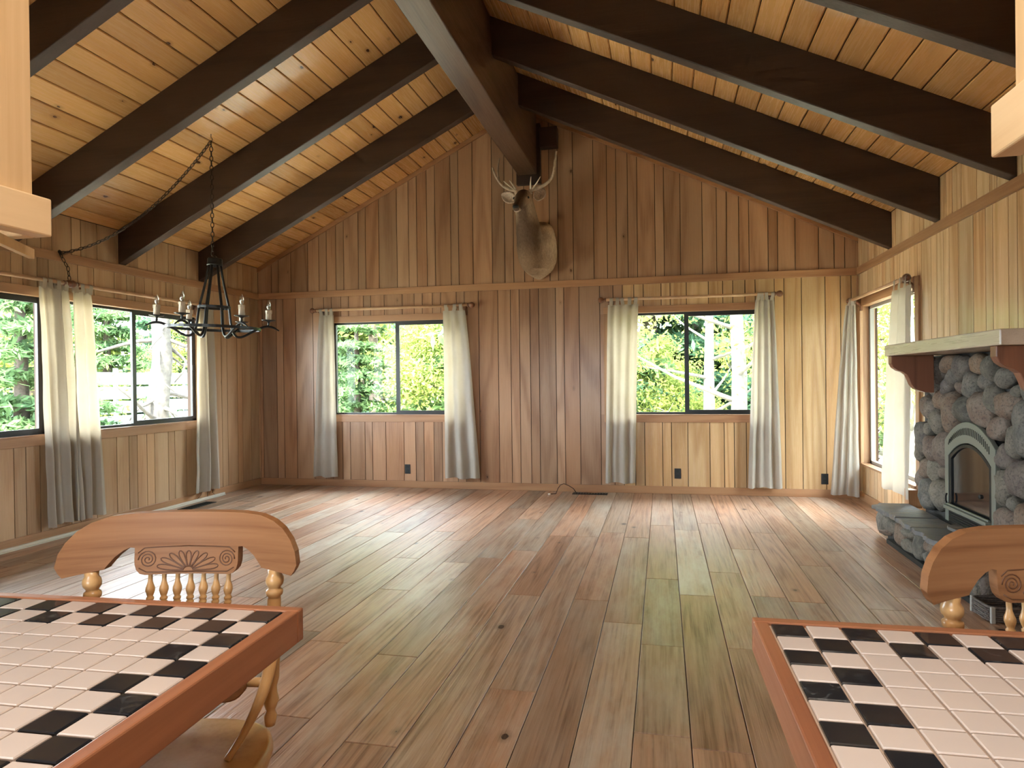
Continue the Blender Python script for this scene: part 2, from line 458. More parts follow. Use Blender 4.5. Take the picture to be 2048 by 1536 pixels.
# ---- floor: subfloor and single planks
floor = struct(MB().box(XL-.1, XR+.1, YR-.1, YB+.1, -.12, -.022).build('floor', M_SUB), 'wide reddish brown plank floor of the great room', 'floor')
PW, P0 = .207, -.118
joints = {0: [4.56, 3.42, 2.56], 1: [4.25], -1: [5.71, 3.70], -2: [4.05], -3: [5.68, 2.81], -5: [5.13, 2.29], -7: [4.71, 2.42],
          -8: [4.03, 3.16], -9: [4.77], -6: [3.06], 2: [6.37, 3.45], 3: [5.46, 4.30], 5: [5.06]}
k0 = math.floor((XL - P0) / PW)
k1 = math.ceil((XR - P0) / PW)
for k in range(k0, k1):
    xa = max(P0 + k*PW, XL); xb = min(P0 + (k+1)*PW, XR)
    if xb - xa < .02: continue
    js = sorted(joints.get(k, []))
    ys = [YB]
    y = YB
    have = list(reversed(js))
    while y > 1.2:
        nxt = have.pop(0) if have else None
        gap = rnd.uniform(1.1, 2.6)
        if nxt is not None and y - nxt < 2.9: y = nxt
        elif nxt is not None:
            have.insert(0, nxt); y = max(y - gap, nxt + .9)
        else: y = y - gap
        ys.append(y)
    ys.append(YR)
    for i in range(len(ys) - 1):
        ya, yb = ys[i+1], ys[i]
        if yb - ya < .05: continue
        g = .0016
        me = board_me('plank', xb - xa - 2*g, yb - ya - 2*g, .022, .0022, 'z+', M_FLOOR)
        link('plank', me, floor, ((xa+xb)/2, (ya+yb)/2, -.011 + rnd.uniform(-.0006, .0004)))

# ---- walls: dark backing with window holes, single panel boards in front
BT = .008
def slab_with_holes(a0, a1, z0, z1, holes, put):
    """rectangles around holes (a,b,za,zb)"""
    xs = sorted({a0, a1, *[h[0] for h in holes], *[h[1] for h in holes]})
    for i in range(len(xs) - 1):
        p, q = xs[i], xs[i+1]; m = (p+q)/2
        hs = sorted([h for h in holes if h[0] < m < h[1]], key=lambda h: h[2])
        z = z0
        for h in hs:
            put(p, q, z, h[2]); z = h[3]
        put(p, q, z, z1)
SHEET = [.107, .20, .10, .18, .24, .155, .107, .130]
def cuts(a0, a1, start):
    c = [a0]; x = start; i = 0
    while x < a1:
        if x > a0 + .02: c.append(x)
        x += SHEET[i % 8]; i += 1
    if a1 - c[-1] < .02: c.pop()
    c.append(a1); return c
def boards(parent, axis, plane, sgn, a0, a1, start, z0, ztop, holes, pick=None):
    """axis: 'x' boards spread along x on a wall at y=plane, 'y' along y on a wall at x=plane; sgn: into the room"""
    c = cuts(a0, a1, start); g = .0038
    for i in range(len(c) - 1):
        p, q = c[i] + g, c[i+1] - g
        segs = []
        hs = sorted([h for h in holes if h[0] < q and h[1] > p], key=lambda h: h[2])
        if not hs: segs.append((p, q, z0, None))
        else:
            z = z0
            for h in hs:
                if h[2] - z > .01: segs.append((p, q, z, h[2]))
                if h[0] - p > .012: segs.append((p, h[0], h[2], h[3]))
                if q - h[1] > .012: segs.append((h[1], q, h[2], h[3]))
                z = h[3]
            segs.append((p, q, z, None))
        for (u, v, za, zb) in segs:
            if zb is not None: ta = tb = zb; tm = None
            else:
                ta, tb = ztop(u), ztop(v)
                tm = ztop(XRIDGE) if (axis == 'x' and u < XRIDGE < v) else None
            if max(ta, tb) - za < .015: continue
            cu, cz = (u+v)/2, (za + max(ta, tb))/2
            poly = [(u-cu, za-cz), (v-cu, za-cz), (v-cu, tb-cz)]
            if tm: poly.append((XRIDGE-cu, tm-cz))
            poly.append((u-cu, ta-cz))
            m = MB()
            if axis == 'x':
                m.prism(poly, 0, sgn*BT, 'y'); loc = (cu, plane - sgn*BT, cz)
            else:
                m.prism(poly, 0, sgn*BT, 'x'); loc = (plane - sgn*BT, cu, cz)
            m.build('panel_board', pick(cu, cz) if pick else M_WALL, parent, loc)
HB = [(-4.085, -2.381, GL0, GL1), (-.582, 1.122, GL0, GL1)]
HLF = [(4.93, 6.77, GL0, GL1), (2.99, 4.83, GL0, GL1)]
HRT = [(6.24, 7.84, .395, 2.05)]
WT = .16
# back (gable) wall
m = MB()
def put_b(p, q, za, zb): m.box(p, q, YB + BT, YB + WT, za, zb)
def grow(H, e): return [(a - e, b + e, c - e, d + e) for a, b, c, d in H]
slab_with_holes(XL - WT, XR + WT, -.3, ZE + .02, grow(HB, .0125), put_b)
m.prism([(XL - WT, ZE - .06), (XR + WT, ZE - .06), (XRIDGE, ZRIDGE + .05)], YB + BT + .002, YB + WT - .002, 'y')
wall_back = struct(m.build('wall_back', M_GROOVE), 'gable end wall panelled in grooved brown wood', 'wall')
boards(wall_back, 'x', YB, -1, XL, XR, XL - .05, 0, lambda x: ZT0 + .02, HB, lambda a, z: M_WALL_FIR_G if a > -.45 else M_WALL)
boards(wall_back, 'x', YB, -1, XL, XR, XL - .11, ZT1 - .02, lambda x: zc(x) - .004, [])
# left wall
m = MB()
def put_l(p, q, za, zb): m.box(XL - WT, XL - BT, p, q, za, zb)
slab_with_holes(YR, YB + BT, -.3, ZE + .04, grow(HLF, .0125), put_l)
wall_left = struct(m.build('wall_left', M_GROOVE), 'left side wall panelled in grooved tan wood', 'wall')
boards(wall_left, 'y', XL, 1, 2.4, YB, 2.30, 0, lambda y: ZT0 + .02, HLF, lambda a, z: M_WALL_TAN)
boards(wall_left, 'y', XL, 1, 2.4, YB, 2.34, ZT1 - .02, lambda y: ZE, [], lambda a, z: M_WALL_TAN)
MB().box(XL - BT, XL, YR, 2.4, 0, ZE).build('panel_sheet', M_WALL, wall_left)
# right wall
m = MB()
def put_r(p, q, za, zb): m.box(XR + BT, XR + WT, p, q, za, zb)
slab_with_holes(YR, YB + BT, -.3, ZE + .04, grow(HRT, .0205), put_r)
wall_right = struct(m.build('wall_right', M_GROOVE), 'right side wall panelled in grooved pale wood', 'wall')
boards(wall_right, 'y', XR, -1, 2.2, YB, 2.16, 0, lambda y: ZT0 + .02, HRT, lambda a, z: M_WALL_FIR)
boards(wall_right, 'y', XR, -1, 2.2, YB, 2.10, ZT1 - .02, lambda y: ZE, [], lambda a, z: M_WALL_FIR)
MB().box(XR, XR + BT, YR, 2.2, 0, ZE).build('panel_sheet', M_WALL, wall_right)
# rear (kitchen) wall behind the camera, with a window added for foreground light
HRE = [(-2.4, -.6, 1.0, 2.0)]
m = MB()
def put_k(p, q, za, zb): m.box(p, q, YR - WT, YR, za, zb)
slab_with_holes(XL - WT, XR + WT, -.3, ZE + .02, HRE, put_k)
m.prism([(XL - WT, ZE - .06), (XR + WT, ZE - .06), (XRIDGE, ZRIDGE + .05)], YR - WT + .002, YR - .002, 'y')
wall_rear = struct(m.build('wall_rear', M_WALL), 'wood wall of the kitchen end with an added window', 'wall')

# ---- ceiling: single pine boards on both slopes
def slab_slope(x0, x1, y0, y1, lo, hi):
    return MB().prism([(x0, zc(x0)+lo if x0 != XRIDGE else ZRIDGE+lo), (x1, zc(x1)+lo), (x1, zc(x1)+hi), (x0, zc(x0)+hi)], y0, y1, 'y')
m = MB()
OV = 1.05      # unseen roof overhang added beyond the side walls to block high sky
m.prism([(XL-OV, zc(XL-OV)+.025), (XRIDGE, ZRIDGE+.025), (XR+OV, zc(XR+OV)+.025), (XR+OV, zc(XR+OV)+.14), (XRIDGE, ZRIDGE+.14), (XL-OV, zc(XL-OV)+.14)], YR-.9, YB+WT+.9, 'y')
ceiling = struct(m.build('ceiling', M_GROOVE), 'vaulted ceiling of orange knotty pine boards', 'ceiling')
CW = .1655
def ceil_board(xa, xb, ya, yb, slope):
    L = math.hypot(xb - xa, zc(xb) - zc(xa)) - .007
    me = board_me('ceiling_board', L, yb - ya - .003, .022, .006, 'z-', M_CEIL)
    xm = (xa + xb)/2
    th = math.atan(slope)
    nx, nz = -math.sin(th), math.cos(th)
    link('ceiling_board', me, ceiling, (xm + nx*.011, (ya+yb)/2, zc(xm) + nz*.011), (0, -th, 0))
BYL = [6.783, 5.616, 4.469, 3.32, 2.17, 1.02]
BYR = [6.845, 5.733, 4.591, 3.45, 2.30, 1.15]
BW = .095
for side in (0, 1):
    by = (BYL, BYR)[side]
    if side == 0: xs = [XL] + [x for x in [-3.194 + CW*i for i in range(-13, 12)] if XL + .03 < x < XRIDGE - .03] + [XRIDGE]
    else: xs = [XRIDGE] + [x for x in [.263 + .1625*i for i in range(-13, 14)] if XRIDGE + .03 < x < XR - .03] + [XR]
    for i in range(len(xs) - 1):
        r = rnd.choice([1, 2, 3]); ysplit = by[r] + BW/2
        ceil_board(xs[i], xs[i+1], ysplit, YB, ML if side == 0 else MR)
        ceil_board(xs[i], xs[i+1], YR, ysplit, ML if side == 0 else MR)

# ---- rafters and ridge beam
def rafter(side, y, label):
    x0 = XL if side == 0 else XR; sl = ML if side == 0 else MR
    xe = XRIDGE + (.0 if side == 0 else .0)
    dp = ZE - 2.487
    poly = [(x0, ZE - dp), (xe, ZRIDGE - dp), (xe, ZRIDGE), (x0, ZE)]
    cx, cz = (x0 + xe)/2, (ZE + ZRIDGE)/2 - dp/2
    o = MB().prism([(a - cx, b - cz) for a, b in poly], 0, BW, 'y').build('rafter_beam', M_BEAM, None, (cx, y, cz), bevel=.006, seg=2)
    tag(o, label, 'beam', 'dark rafters under the pine ceiling')
ordl = ['nearest the gable wall', 'second from the gable wall', 'third from the gable wall', 'fourth from the gable wall', 'fifth from the gable wall', 'sixth from the gable wall']
for i, y in enumerate(BYL[:5]): rafter(0, y, 'dark brown rafter on the left ceiling slope, ' + ordl[i])
for i, y in enumerate(BYR[:5]): rafter(1, y, 'dark brown rafter on the right ceiling slope, ' + ordl[i])
RB0, RB1, RBZ = -1.638, -1.412, 3.73
XRIDGE_C = (RB0 + RB1)/2
rb = MB().prism([(RB0 - XRIDGE_C, RBZ - 4.1), (RB1 - XRIDGE_C, RBZ - 4.1), (RB1 - XRIDGE_C, 4.45 - 4.1), (RB0 - XRIDGE_C, 4.53 - 4.1)], 0, YB - .075 - YR, 'y')
tag(rb.build('ridge_beam', M_RIDGE, None, (XRIDGE_C, YR, 4.1), bevel=.008), 'massive dark brown ridge beam running toward the gable wall', 'beam')
# post plate and saddle block holding the ridge beam at the gable wall
t = thing('beam_bracket', 'dark wooden plate and block holding the ridge beam end', 'bracket', (XRIDGE_C, YB, RBZ))
MB().box(-.135, .155, -.072, -.002, -.105, .60).build('back_plate', M_BEAM, t, bevel=.004)
MB().box(.157, .36, -.12, -.002, .30, .53).build('saddle_block', M_BEAM, t, bevel=.004)

# ---- trims
def trim(n, mb, mat, bevel=.003):
    return struct(mb.build('trim_%d' % n, mat, bevel=bevel), None)
trim(1, MB().box(XL + .02, XR - .02, YB - .022, YB - .0005, ZT0, ZT1), M_TRIM_X)
trim(2, MB().box(XL + .0005, XL + .022, YR, YB - .001, ZT0, ZT1), M_TRIM_Y)
trim(3, MB().box(XR - .022, XR - .0005, YR, YB - .001, ZT0, ZT1), M_TRIM_Y)
def rake(x0, x1):
    return MB().prism([(x0, zc(x0) - .062), (x1, zc(x1) - .062), (x1, zc(x1) - .002), (x0, zc(x0) - .002)], YB - .022, YB - .0005, 'y')
trim(4, rake(XL + .002, XRIDGE), M_TRIM_X)
trim(5, rake(XRIDGE, XR - .002), M_TRIM_X)
trim(6, MB().box(XL + .0005, XL + .018, YB - .018, YB - .0005, .087, ZT0 - .001), M_TRIM_Z)
trim(7, MB().box(XR - .018, XR - .0005, YB - .018, YB - .0005, .087, ZT0 - .001), M_TRIM_Z)
trim(8, MB().box(XR - .018, XR - .0005, YB - .018, YB - .0005, ZT1 + .001, ZE - .07), M_TRIM_Z)
def bb(name, mb, mat): return struct(mb.build(name, mat, bevel=.003))
bb('baseboard_back', MB().box(XL + .02, XR - .02, YB - .016, YB - .0005, 0, .085), M_TRIM_X)
bb('baseboard_left', MB().box(XL + .0005, XL + .016, YR, YB - .001, 0, .085), M_TRIM_Y)
bb('baseboard_right', MB().box(XR - .016, XR - .0005, 6.15, YB - .001, 0, .085), M_TRIM_Y)

# ---- windows
def slider_window(n, axis, plane, sgn, a0, a1, z0, z1, mid, fixed_first, label, latch=False):
    """aluminium slider: axis 'x' on the back wall (room at -y), 'y' on the left wall (room at +x)"""
    w = struct(thing('window_%d' % n, label, 'window'))
    def B(u0, u1, d0, d1, za, zb):
        """u along the wall, d depth outward from the room face"""
        if axis == 'x': return MB().box(u0, u1, plane + d0, plane + d1, za, zb)
        return MB().box(plane - d1, plane - d0, u0, u1, za, zb)
    jt = .012
    mats = (M_TRIM_X if axis == 'x' else M_TRIM_Y)
    # wooden reveal boards
    B(a0, a1, -.012, .10, z0 - jt, z0).build('sill', mats, w, bevel=.002)
    B(a0, a1, .001, .10, z1, z1 + jt).build('jamb', mats, w)
    B(a0 - jt, a0, .001, .10, z0, z1).build('jamb', M_TRIM_Z, w)
    B(a1, a1 + jt, .001, .10, z0, z1).build('jamb', M_TRIM_Z, w)
    # casing on the room side
    c = .078
    B(a0 - c, a1 + c, -.018, -.0005, z0 - jt - c, z0 - jt).build('casing', mats, w, bevel=.002)
    B(a0 - c, a1 + c, -.018, -.0005, z1, z1 + c).build('casing', mats, w, bevel=.002)
    B(a0 - c, a0 - .0, -.018, -.0005, z0 - jt, z1).build('casing', M_TRIM_Z, w, bevel=.002)
    B(a1 + .0, a1 + c, -.018, -.0005, z0 - jt, z1).build('casing', M_TRIM_Z, w, bevel=.002)
    # outer frame
    f = .024
    B(a0, a1, .045, .085, z0, z0 + f).build('frame_rail', M_BLACK, w)
    B(a0, a1, .045, .085, z1 - f, z1).build('frame_rail', M_BLACK, w)
    B(a0, a0 + f, .045, .085, z0, z1).build('frame_stile', M_BLACK, w)
    B(a1 - f, a1, .045, .085, z0, z1).build('frame_stile', M_BLACK, w)
    # sliding sash on the far/right half
    s0, s1 = (mid, a1 - f) if fixed_first else (a0 + f, mid)
    s = .034
    B(s0 - .02, s0 + s - .005, .042, .068, z0 + f*.6, z1 - f*.6).build('sash_stile', M_BLACK, w)
    B(s1 - s, s1, .042, .068, z0 + f*.6, z1 - f*.6).build('sash_stile', M_BLACK, w)
    B(s0, s1, .043, .067, z0 + f, z0 + f + s*.75).build('sash_rail', M_BLACK, w)
    B(s0, s1, .043, .067, z1 - f - s*.75, z1 - f).build('sash_rail', M_BLACK, w)
    B(s0 + .02, s1 - .02, .055, .058, z0 + f + .02, z1 - f - .02).build('pane', M_GLASS, w)
    q0, q1 = (a0 + f, s0) if fixed_first else (s1, a1 - f)
    B(q0 - .005, q1 + .01, .074, .077, z0 + f - .005, z1 - f + .005).build('pane', M_GLASS, w)
    if latch: B(s1 - s - .012, s1 - .008, .028, .043, 1.47, 1.53).build('latch', M_BLACK, w, bevel=.003)
    return w
slider_window(1, 'x', YB, -1, HB[0][0], HB[0][1], GL0, GL1, -3.233, True, 'black framed sliding window left of the mounted deer head')
slider_window(2, 'x', YB, -1, HB[1][0], HB[1][1], GL0, GL1, .27, True, 'black framed sliding window right of the mounted deer head')
slider_window(3, 'y', XL, 1, HLF[0][0], HLF[0][1], GL0, GL1, 5.85, True, 'black framed sliding window behind the chandelier', True)
slider_window(4, 'y', XL, 1, HLF[1][0], HLF[1][1], GL0, GL1, 3.91, True, 'black framed window cut off by the left picture edge')
# fixed picture window by the fireplace
a0, a1, z0, z1 = HRT[0]
w5 = struct(thing('window_5', 'tall fixed wood framed window beside the stone fireplace', 'window'))
def RB_(u0, u1, d0, d1, za, zb): return MB().box(XR + d0, XR + d1, u0, u1, za, zb)
RB_(a0, a1, -.03, .13, z0 - .02, z0).build('sill', M_TRIM_Y, w5, bevel=.003)
RB_(a0, a1, .001, .13, z1, z1 + .02).build('jamb', M_TRIM_Y, w5)
RB_(a1, a1 + .02, .001, .13, z0, z1).build('jamb', M_TRIM_Z, w5)
RB_(a0 - .02, a0, .001, .13, z0, z1).build('jamb', M_TRIM_Z, w5)
RB_(a1, a1 + .085, -.018, -.0005, z0 - .02, z1).build('casing', M_TRIM_Z, w5, bevel=.002)
RB_(a0 - .085, a0, -.018, -.0005, z0 - .02, z1).build('casing', M_TRIM_Z, w5, bevel=.002)
RB_(a0 - .085, a1 + .085, -.018, -.0005, z1, z1 + .085).build('casing', M_TRIM_Y, w5, bevel=.002)
RB_(a0 - .085, a0 + .02, -.10, -.0005, z0 - .17, z0 - .022).build('sill_block', M_TRIM_Z, w5, bevel=.003)
M_STOP = plain('window_stop_grey', (.36,.35,.32), .6)
RB_(a1 - .05, a1, .07, .11, z0, z1).build('stop', M_STOP, w5)
RB_(a0, a0 + .03, .07, .11, z0, z1).build('stop', M_STOP, w5)
RB_(a0, a1, .07, .11, z1 - .03, z1).build('stop', M_STOP, w5)
RB_(a0, a1, .07, .11, z0, z0 + .03).build('stop', M_STOP, w5)
RB_(a0 + .02, a1 - .04, .088, .092, z0 + .02, z1 - .02).build('pane', M_GLASS, w5)
w6 = struct(thing('window_6', 'added unseen window behind the camera lighting the foreground', 'window'))  # unseen window added as a source of foreground light
h = HRE[0]
MB().box(h[0], h[1], YR - .09, YR - .085, h[2], h[3]).build('pane', M_GLASS, w6)
for x in (h[0], -1.52, h[1] - .05): MB().box(x, x + .05, YR - .11, YR - .06, h[2], h[3]).build('frame_stile', M_BLACK, w6)
for z in (h[2], h[3] - .04): MB().box(h[0], h[1], YR - .11, YR - .06, z, z + .04).build('frame_rail', M_BLACK, w6)
# ================================================================ curtains and rods
def smooth01(t): return t*t*(3 - 2*t)
def curtain(label, top_a, top_b, bot_a, bot_b, z1, z0, rod_z, nrm, folds, amp, seed, rod_xy, ntab=4):
    """cloth panel hung by tabs; ends given in plan, nrm points into the room"""
    r = random.Random(seed)
    t = thing('tab_curtain', label, 'curtain', group='off-white tab top curtains')
    A, B, C2, D2 = (Vector((*p, 0)) for p in (top_a, top_b, bot_a, bot_b))
    N = Vector((*nrm, 0))
    nu, nv = 72, 30
    ph = r.uniform(0, 6); ph2 = r.uniform(0, 6)
    wv = [r.uniform(.75, 1.25) for _ in range(folds + 2)]
    cs = [0]
    for x in wv: cs.append(cs[-1] + x)
    def fold(u, v):
        # uneven pleats
        s = u * (folds + .5)
        k = int(s); fr = s - k
        base = math.sin(2*PI*(k + fr**(1.0 if k % 2 else 1.15)) + ph*.2)
        return base * (.75 + .25*math.sin(3.1*k + ph)) + .35*math.sin(5.3*u*PI + ph2 + 1.5*v)
    vs, fs = [], []
    for j in range(nv + 1):
        v = j / nv
        sp = v**.8
        L = A.lerp(C2, sp); R = B.lerp(D2, sp)
        # slight belly
        for i in range(nu + 1):
            u = i / nu
            p = L.lerp(R, u)
            a = amp * (.55 + .6*v)
            tw = u + .018*math.sin(4*v + ph + 6*u)
            p = p + N * (a * fold(min(max(tw, 0), 1), v))
            p = p + N * (.010*mnoise.noise(Vector((u*5 + seed, v*7, seed*.37))))
            z = z1 + (z0 - z1)*v - (.008*math.sin(u*9 + ph) if j == nv else 0)
            vs.append((p.x, p.y, z))
    for j in range(nv):
        for i in range(nu):
            a = j*(nu+1) + i
            fs.append((a, a+1, a+nu+2, a+nu+1))
    c = MB().add(vs, fs).build('cloth_panel', M_CLOTH, t, smooth=True)
    # tabs over the rod
    rx, ry = rod_xy
    for q in range(ntab):
        u = (q + .5)/ntab
        p = A.lerp(B, u)
        al = (B - A).normalized()
        hw = min(.020, .35*(B - A).length/ntab)
        prof = []
        sl = al * (.012*math.sin(q*2.1 + seed))
        rr = .021
        front = N * (amp*.6)
        rodp = Vector((p.x if rx is None else rx, p.y if ry is None else ry, 0))
        prof.append((p + N*(amp*.55), z1 - .012))
        for k in range(9):
            th = -.5 + k*(PI + 1.0)/8
            prof.append((rodp + N*(rr*math.cos(th)) + sl, rod_z + rr*math.sin(th)))
        prof.append((p - N*(amp*.35), z1 - .012))
        R = []
        for (pp, zz) in prof:
            R.append([(pp.x - al.x*hw, pp.y - al.y*hw, zz), (pp.x + al.x*hw, pp.y + al.y*hw, zz)])
        MB().rings(R, False, False).build('tab', M_CLOTH, t, smooth=True)
    return t
def rod(label, p0, p1, nrm, wall_gap, ends=(True, True), rad=.0165):
    """wooden rod from p0 to p1 with ball finials and curved brackets back to the wall"""
    a, b = Vector(p0), Vector(p1); d = (b - a).normalized(); N = Vector((*nrm, 0))
    t = thing('curtain_rod', label, 'curtain rod', a, group='wooden curtain rods')
    MB().tube([(0,0,0), b - a], rad, 12).build('rod', M_ROD, t, smooth=True)
    for k, (e, on) in enumerate(((a, ends[0]), (b, ends[1]))):
        if not on: continue
        s = -1 if k == 0 else 1
        o = e - a
        prof = [(.012, 0), (.024, .006), (.024, .014), (.013, .02), (.026, .034), (.034, .052), (.034, .066), (.026, .082), (.010, .092)]
        fn = MB().lathe(prof, 16).build('finial', M_FINIAL, t, smooth=True)
        z = (d * s)
        q = Vector((0, 0, 1)).rotation_difference(z)
        fn.rotation_mode = 'QUATERNION'; fn.rotation_quaternion = q; fn.location = o
        c = o - d*s*.035
        pts = [c + N*.0 + Vector((0,0,-.015)), c - N*(wall_gap*.45) + Vector((0,0,-.025)), c - N*(wall_gap*.8) + Vector((0,0,-.055)), c - N*(wall_gap - .012) + Vector((0,0,-.09))]
        MB().tube(pts, [.017,.016,.015,.014], 8).build('bracket', M_FINIAL, t, smooth=True)
        pl = c - N*(wall_gap - .012)
        m = MB()
        if abs(N.y) > .5: m.box(pl.x-.018, pl.x+.018, pl.y-.010, pl.y+.010, pl.z-.115, pl.z+.02)
        else: m.box(pl.x-.010, pl.x+.010, pl.y-.018, pl.y+.018, pl.z-.115, pl.z+.02)
        m.build('bracket_plate', M_FINIAL, t, bevel=.003)
    return t
G = .085
yb = YB - G
def X(px, py): return on_y(px, py, yb).x
zr = 2.225
rod('slim wooden curtain rod over the window left of the deer head', (X(633,619), yb, zr), (X(934,611), yb, zr), (0,-1), G)
rod('slim wooden curtain rod over the window right of the deer head', (X(1212,601), yb, zr), (X(1548,588), yb, zr), (0,-1), G)
zt = 2.165
def cb(label, t0, t1, b0, b1, ypx, folds, seed, ntab=4, amp=.022):
    z0 = on_y((b0+b1)/2, ypx, yb).z
    curtain(label, (X(t0, 625), yb), (X(t1, 625), yb), (X(b0, ypx), yb), (X(b1, ypx), yb), zt, z0, zr, (0,-1), folds, amp, seed, (None, yb), ntab)
cb('narrow off-white curtain at the left side of the window left of the deer', 639, 667, 627, 676, 954, 2, 11, 3)
cb('off-white curtain flaring at the bottom, right side of the window left of the deer', 886, 930, 891, 960, 957, 2, 12, 3, .03)
cb('cream backlit curtain at the left side of the window right of the deer', 1216, 1277, 1211, 1271, 966, 3, 13, 5, .02)
cb('white gathered curtain at the right side of the window right of the deer', 1511, 1548, 1496, 1565, 976, 3, 14, 4, .03)
# left wall
xw = XL + G
def Y(px, py): return on_x(px, py, xw).y
zr2 = on_x(160, 571, xw).z
rod('wooden curtain rod over the left wall window behind the chandelier', (xw, Y(150,567)+.03, zr2), (xw, Y(404,606), zr2), (1,0), G)
rod('wooden curtain rod cut off by the left picture edge', (xw, 2.85, zr2), (xw, Y(138,567)-.06, zr2), (1,0), G)
def cl(label, t0, t1, b0, b1, ty, by, folds, seed, ntab=4, amp=.028):
    z0 = on_x((b0+b1)/2, by, xw).z; z1 = on_x((t0+t1)/2, ty, xw).z
    curtain(label, (xw, Y(t0, ty)), (xw, Y(t1, ty)), (xw, Y(b0, by)), (xw, Y(b1, by)), zr2 - .06, z0, zr2, (1,0), folds, amp, seed, (xw, None), ntab)
cl('broad off-white curtain, left one of the pair between the left wall windows', 77, 136, 97, 168, 575, 1046, 3, 21, 4, .035)
cl('off-white curtain, right one of the pair between the left wall windows', 143, 184, 150, 216, 580, 1034, 2, 22, 3, .035)
cl('off-white curtain at the far side of the left wall, behind the chandelier', 394, 426, 388, 444, 612, 981, 2, 23, 3, .036)
# right wall
xw3 = XR - .10
p0 = on_x(1712, 603, xw3); p1 = on_x(1808, 550, xw3)
zr3 = (p0.z + p1.z)/2
rod('wooden curtain rod over the tall window beside the fireplace', (xw3, 7.84, zr3), (xw3, p1.y, zr3), (-1,0), .10, rad=.017)
yc = 7.80
curtain('pale curtain with a stitched seam in the corner by the tall window', (xw3 - .05, 7.83), (xw3 + .02, 7.76), (on_y(1664,985,yc).x, 7.84), (xw3 + .03, 7.70), zr3 - .05, on_y(1690,990,yc).z, zr3, (-.7,-.7), 3, .022, 31, (xw3, None), 2)
def Y3(px, py): return on_x(px, py, xw3).y
curtain('twisted curtain hanging behind the mantel beside the stone fireplace', (xw3, Y3(1787, 570)), (xw3, Y3(1822, 570)), (xw3, Y3(1766, 985)), (xw3, Y3(1822, 960)), zr3 - .07, .30, zr3, (-1,0), 2, .04, 32, (xw3, None), 3)

# ================================================================ wall and floor fittings
def outlet(px, py, label):
    p = on_y(px, py, YB)
    t = thing('wall_outlet', label, 'outlet', (p.x, YB - .0005, p.z), group='black wall outlets')
    MB().box(-.036, .036, -.006, 0, -.058, .058).build('cover_plate', M_OUTLET, t, bevel=.002)
    for s in (-1, 1):
        MB().box(-.017, .017, -.009, -.0055, s*.026-.015, s*.026+.015).build('socket', M_VENT, t, bevel=.003)
outlet(815.5, 938, 'black wall outlet below the window left of the deer')
outlet(1355.5, 947, 'black wall outlet below the window right of the deer')
outlet(1649.5, 958, 'black wall outlet beside the curtain in the right corner')
def register(label, cx, cy, lx, ly):
    t = thing('floor_register', label, 'floor vent', (cx, cy, 0), group='dark floor registers')
    b = .012
    for (x0,x1,y0,y1) in ((-lx/2,lx/2,-ly/2,-ly/2+b), (-lx/2,lx/2,ly/2-b,ly/2), (-lx/2,-lx/2+b,-ly/2+b,ly/2-b), (lx/2-b,lx/2,-ly/2+b,ly/2-b)):
        MB().box(x0,x1,y0,y1,.0005,.006).build('rim', M_VENT, t)
    MB().box(-lx/2+b, lx/2-b, -ly/2+b, ly/2-b, .0005, .0015).build('grille_back', M_SOOT, t)
    n = 12
    me = None
    for i in range(n):
        f = (i + .5)/n - .5
        if lx > ly: me = me or MB().box(-.006,.006,-ly/2+b,ly/2-b,.0015,.005).me('louver', M_VENT); link('louver', me, t, (f*(lx-2*b),0,0))
        else: me = me or MB().box(-lx/2+b,lx/2-b,-.006,.006,.0015,.005).me('louver', M_VENT); link('louver', me, t, (0,f*(ly-2*b),0))
p = on_z(1180, 988, 0)
register('dark metal floor register in front of the gable wall', p.x, p.y, .40, .115)
p = on_z(395, 1012, 0)
register('dark metal floor register along the left wall', p.x, p.y, .13, .46)
# cable end lying by the register
pts = [on_z(1101, 988, .006), on_z(1112, 987, .006)]
for (px, py, zz) in ((1116, 979, .05), (1121, 973, .09), (1128, 971, .105), (1137, 974, .085), (1147, 979, .05), (1152, 984, .008)):
    q = on_y(px, py, 7.84); q.z = max(zz, .006); pts.append(q)
t = thing('loose_cable', 'thin brown cable with a white plug looping onto the floor', 'cable', (0,0,0))
MB().tube(pts, .0045, 6).build('wire', M_CORD, t, smooth=True)
q = pts[0]
MB().tube([q + Vector((-.03,-.004,0)), q + Vector((-.012,0,0)), q], [.006,.009,.007], 8).build('plug', M_PLUG, t, smooth=True)
# white raceway along the left baseboard
t = thing('cable_raceway', 'cream cable raceway lying along the left baseboard', 'raceway', (XL + .017, 0, 0))
MB().box(0, .030, 1.5, 7.15, .0005, .026).build('channel', M_WHITE, t, bevel=.006)
MB().box(.045, .060, 1.5, 7.12, .0005, .010).build('cable', M_WHITE, t, bevel=.004)
for k, (dy, top) in enumerate(((6.72, .13), (6.84, .12), (6.92, .13))):
    o = thing('thin_wire', ('leftmost', 'middle', 'rightmost')[k] + ' of three thin dark wires under the curtain by the left wall', 'wire')
    MB().tube([(XL+.034, dy - .05 + .05*k, .0285), (XL+.04, dy, .06), (XL+.05, dy + .02, top)], .0028, 6).build('strand', M_CORD, o, smooth=True)

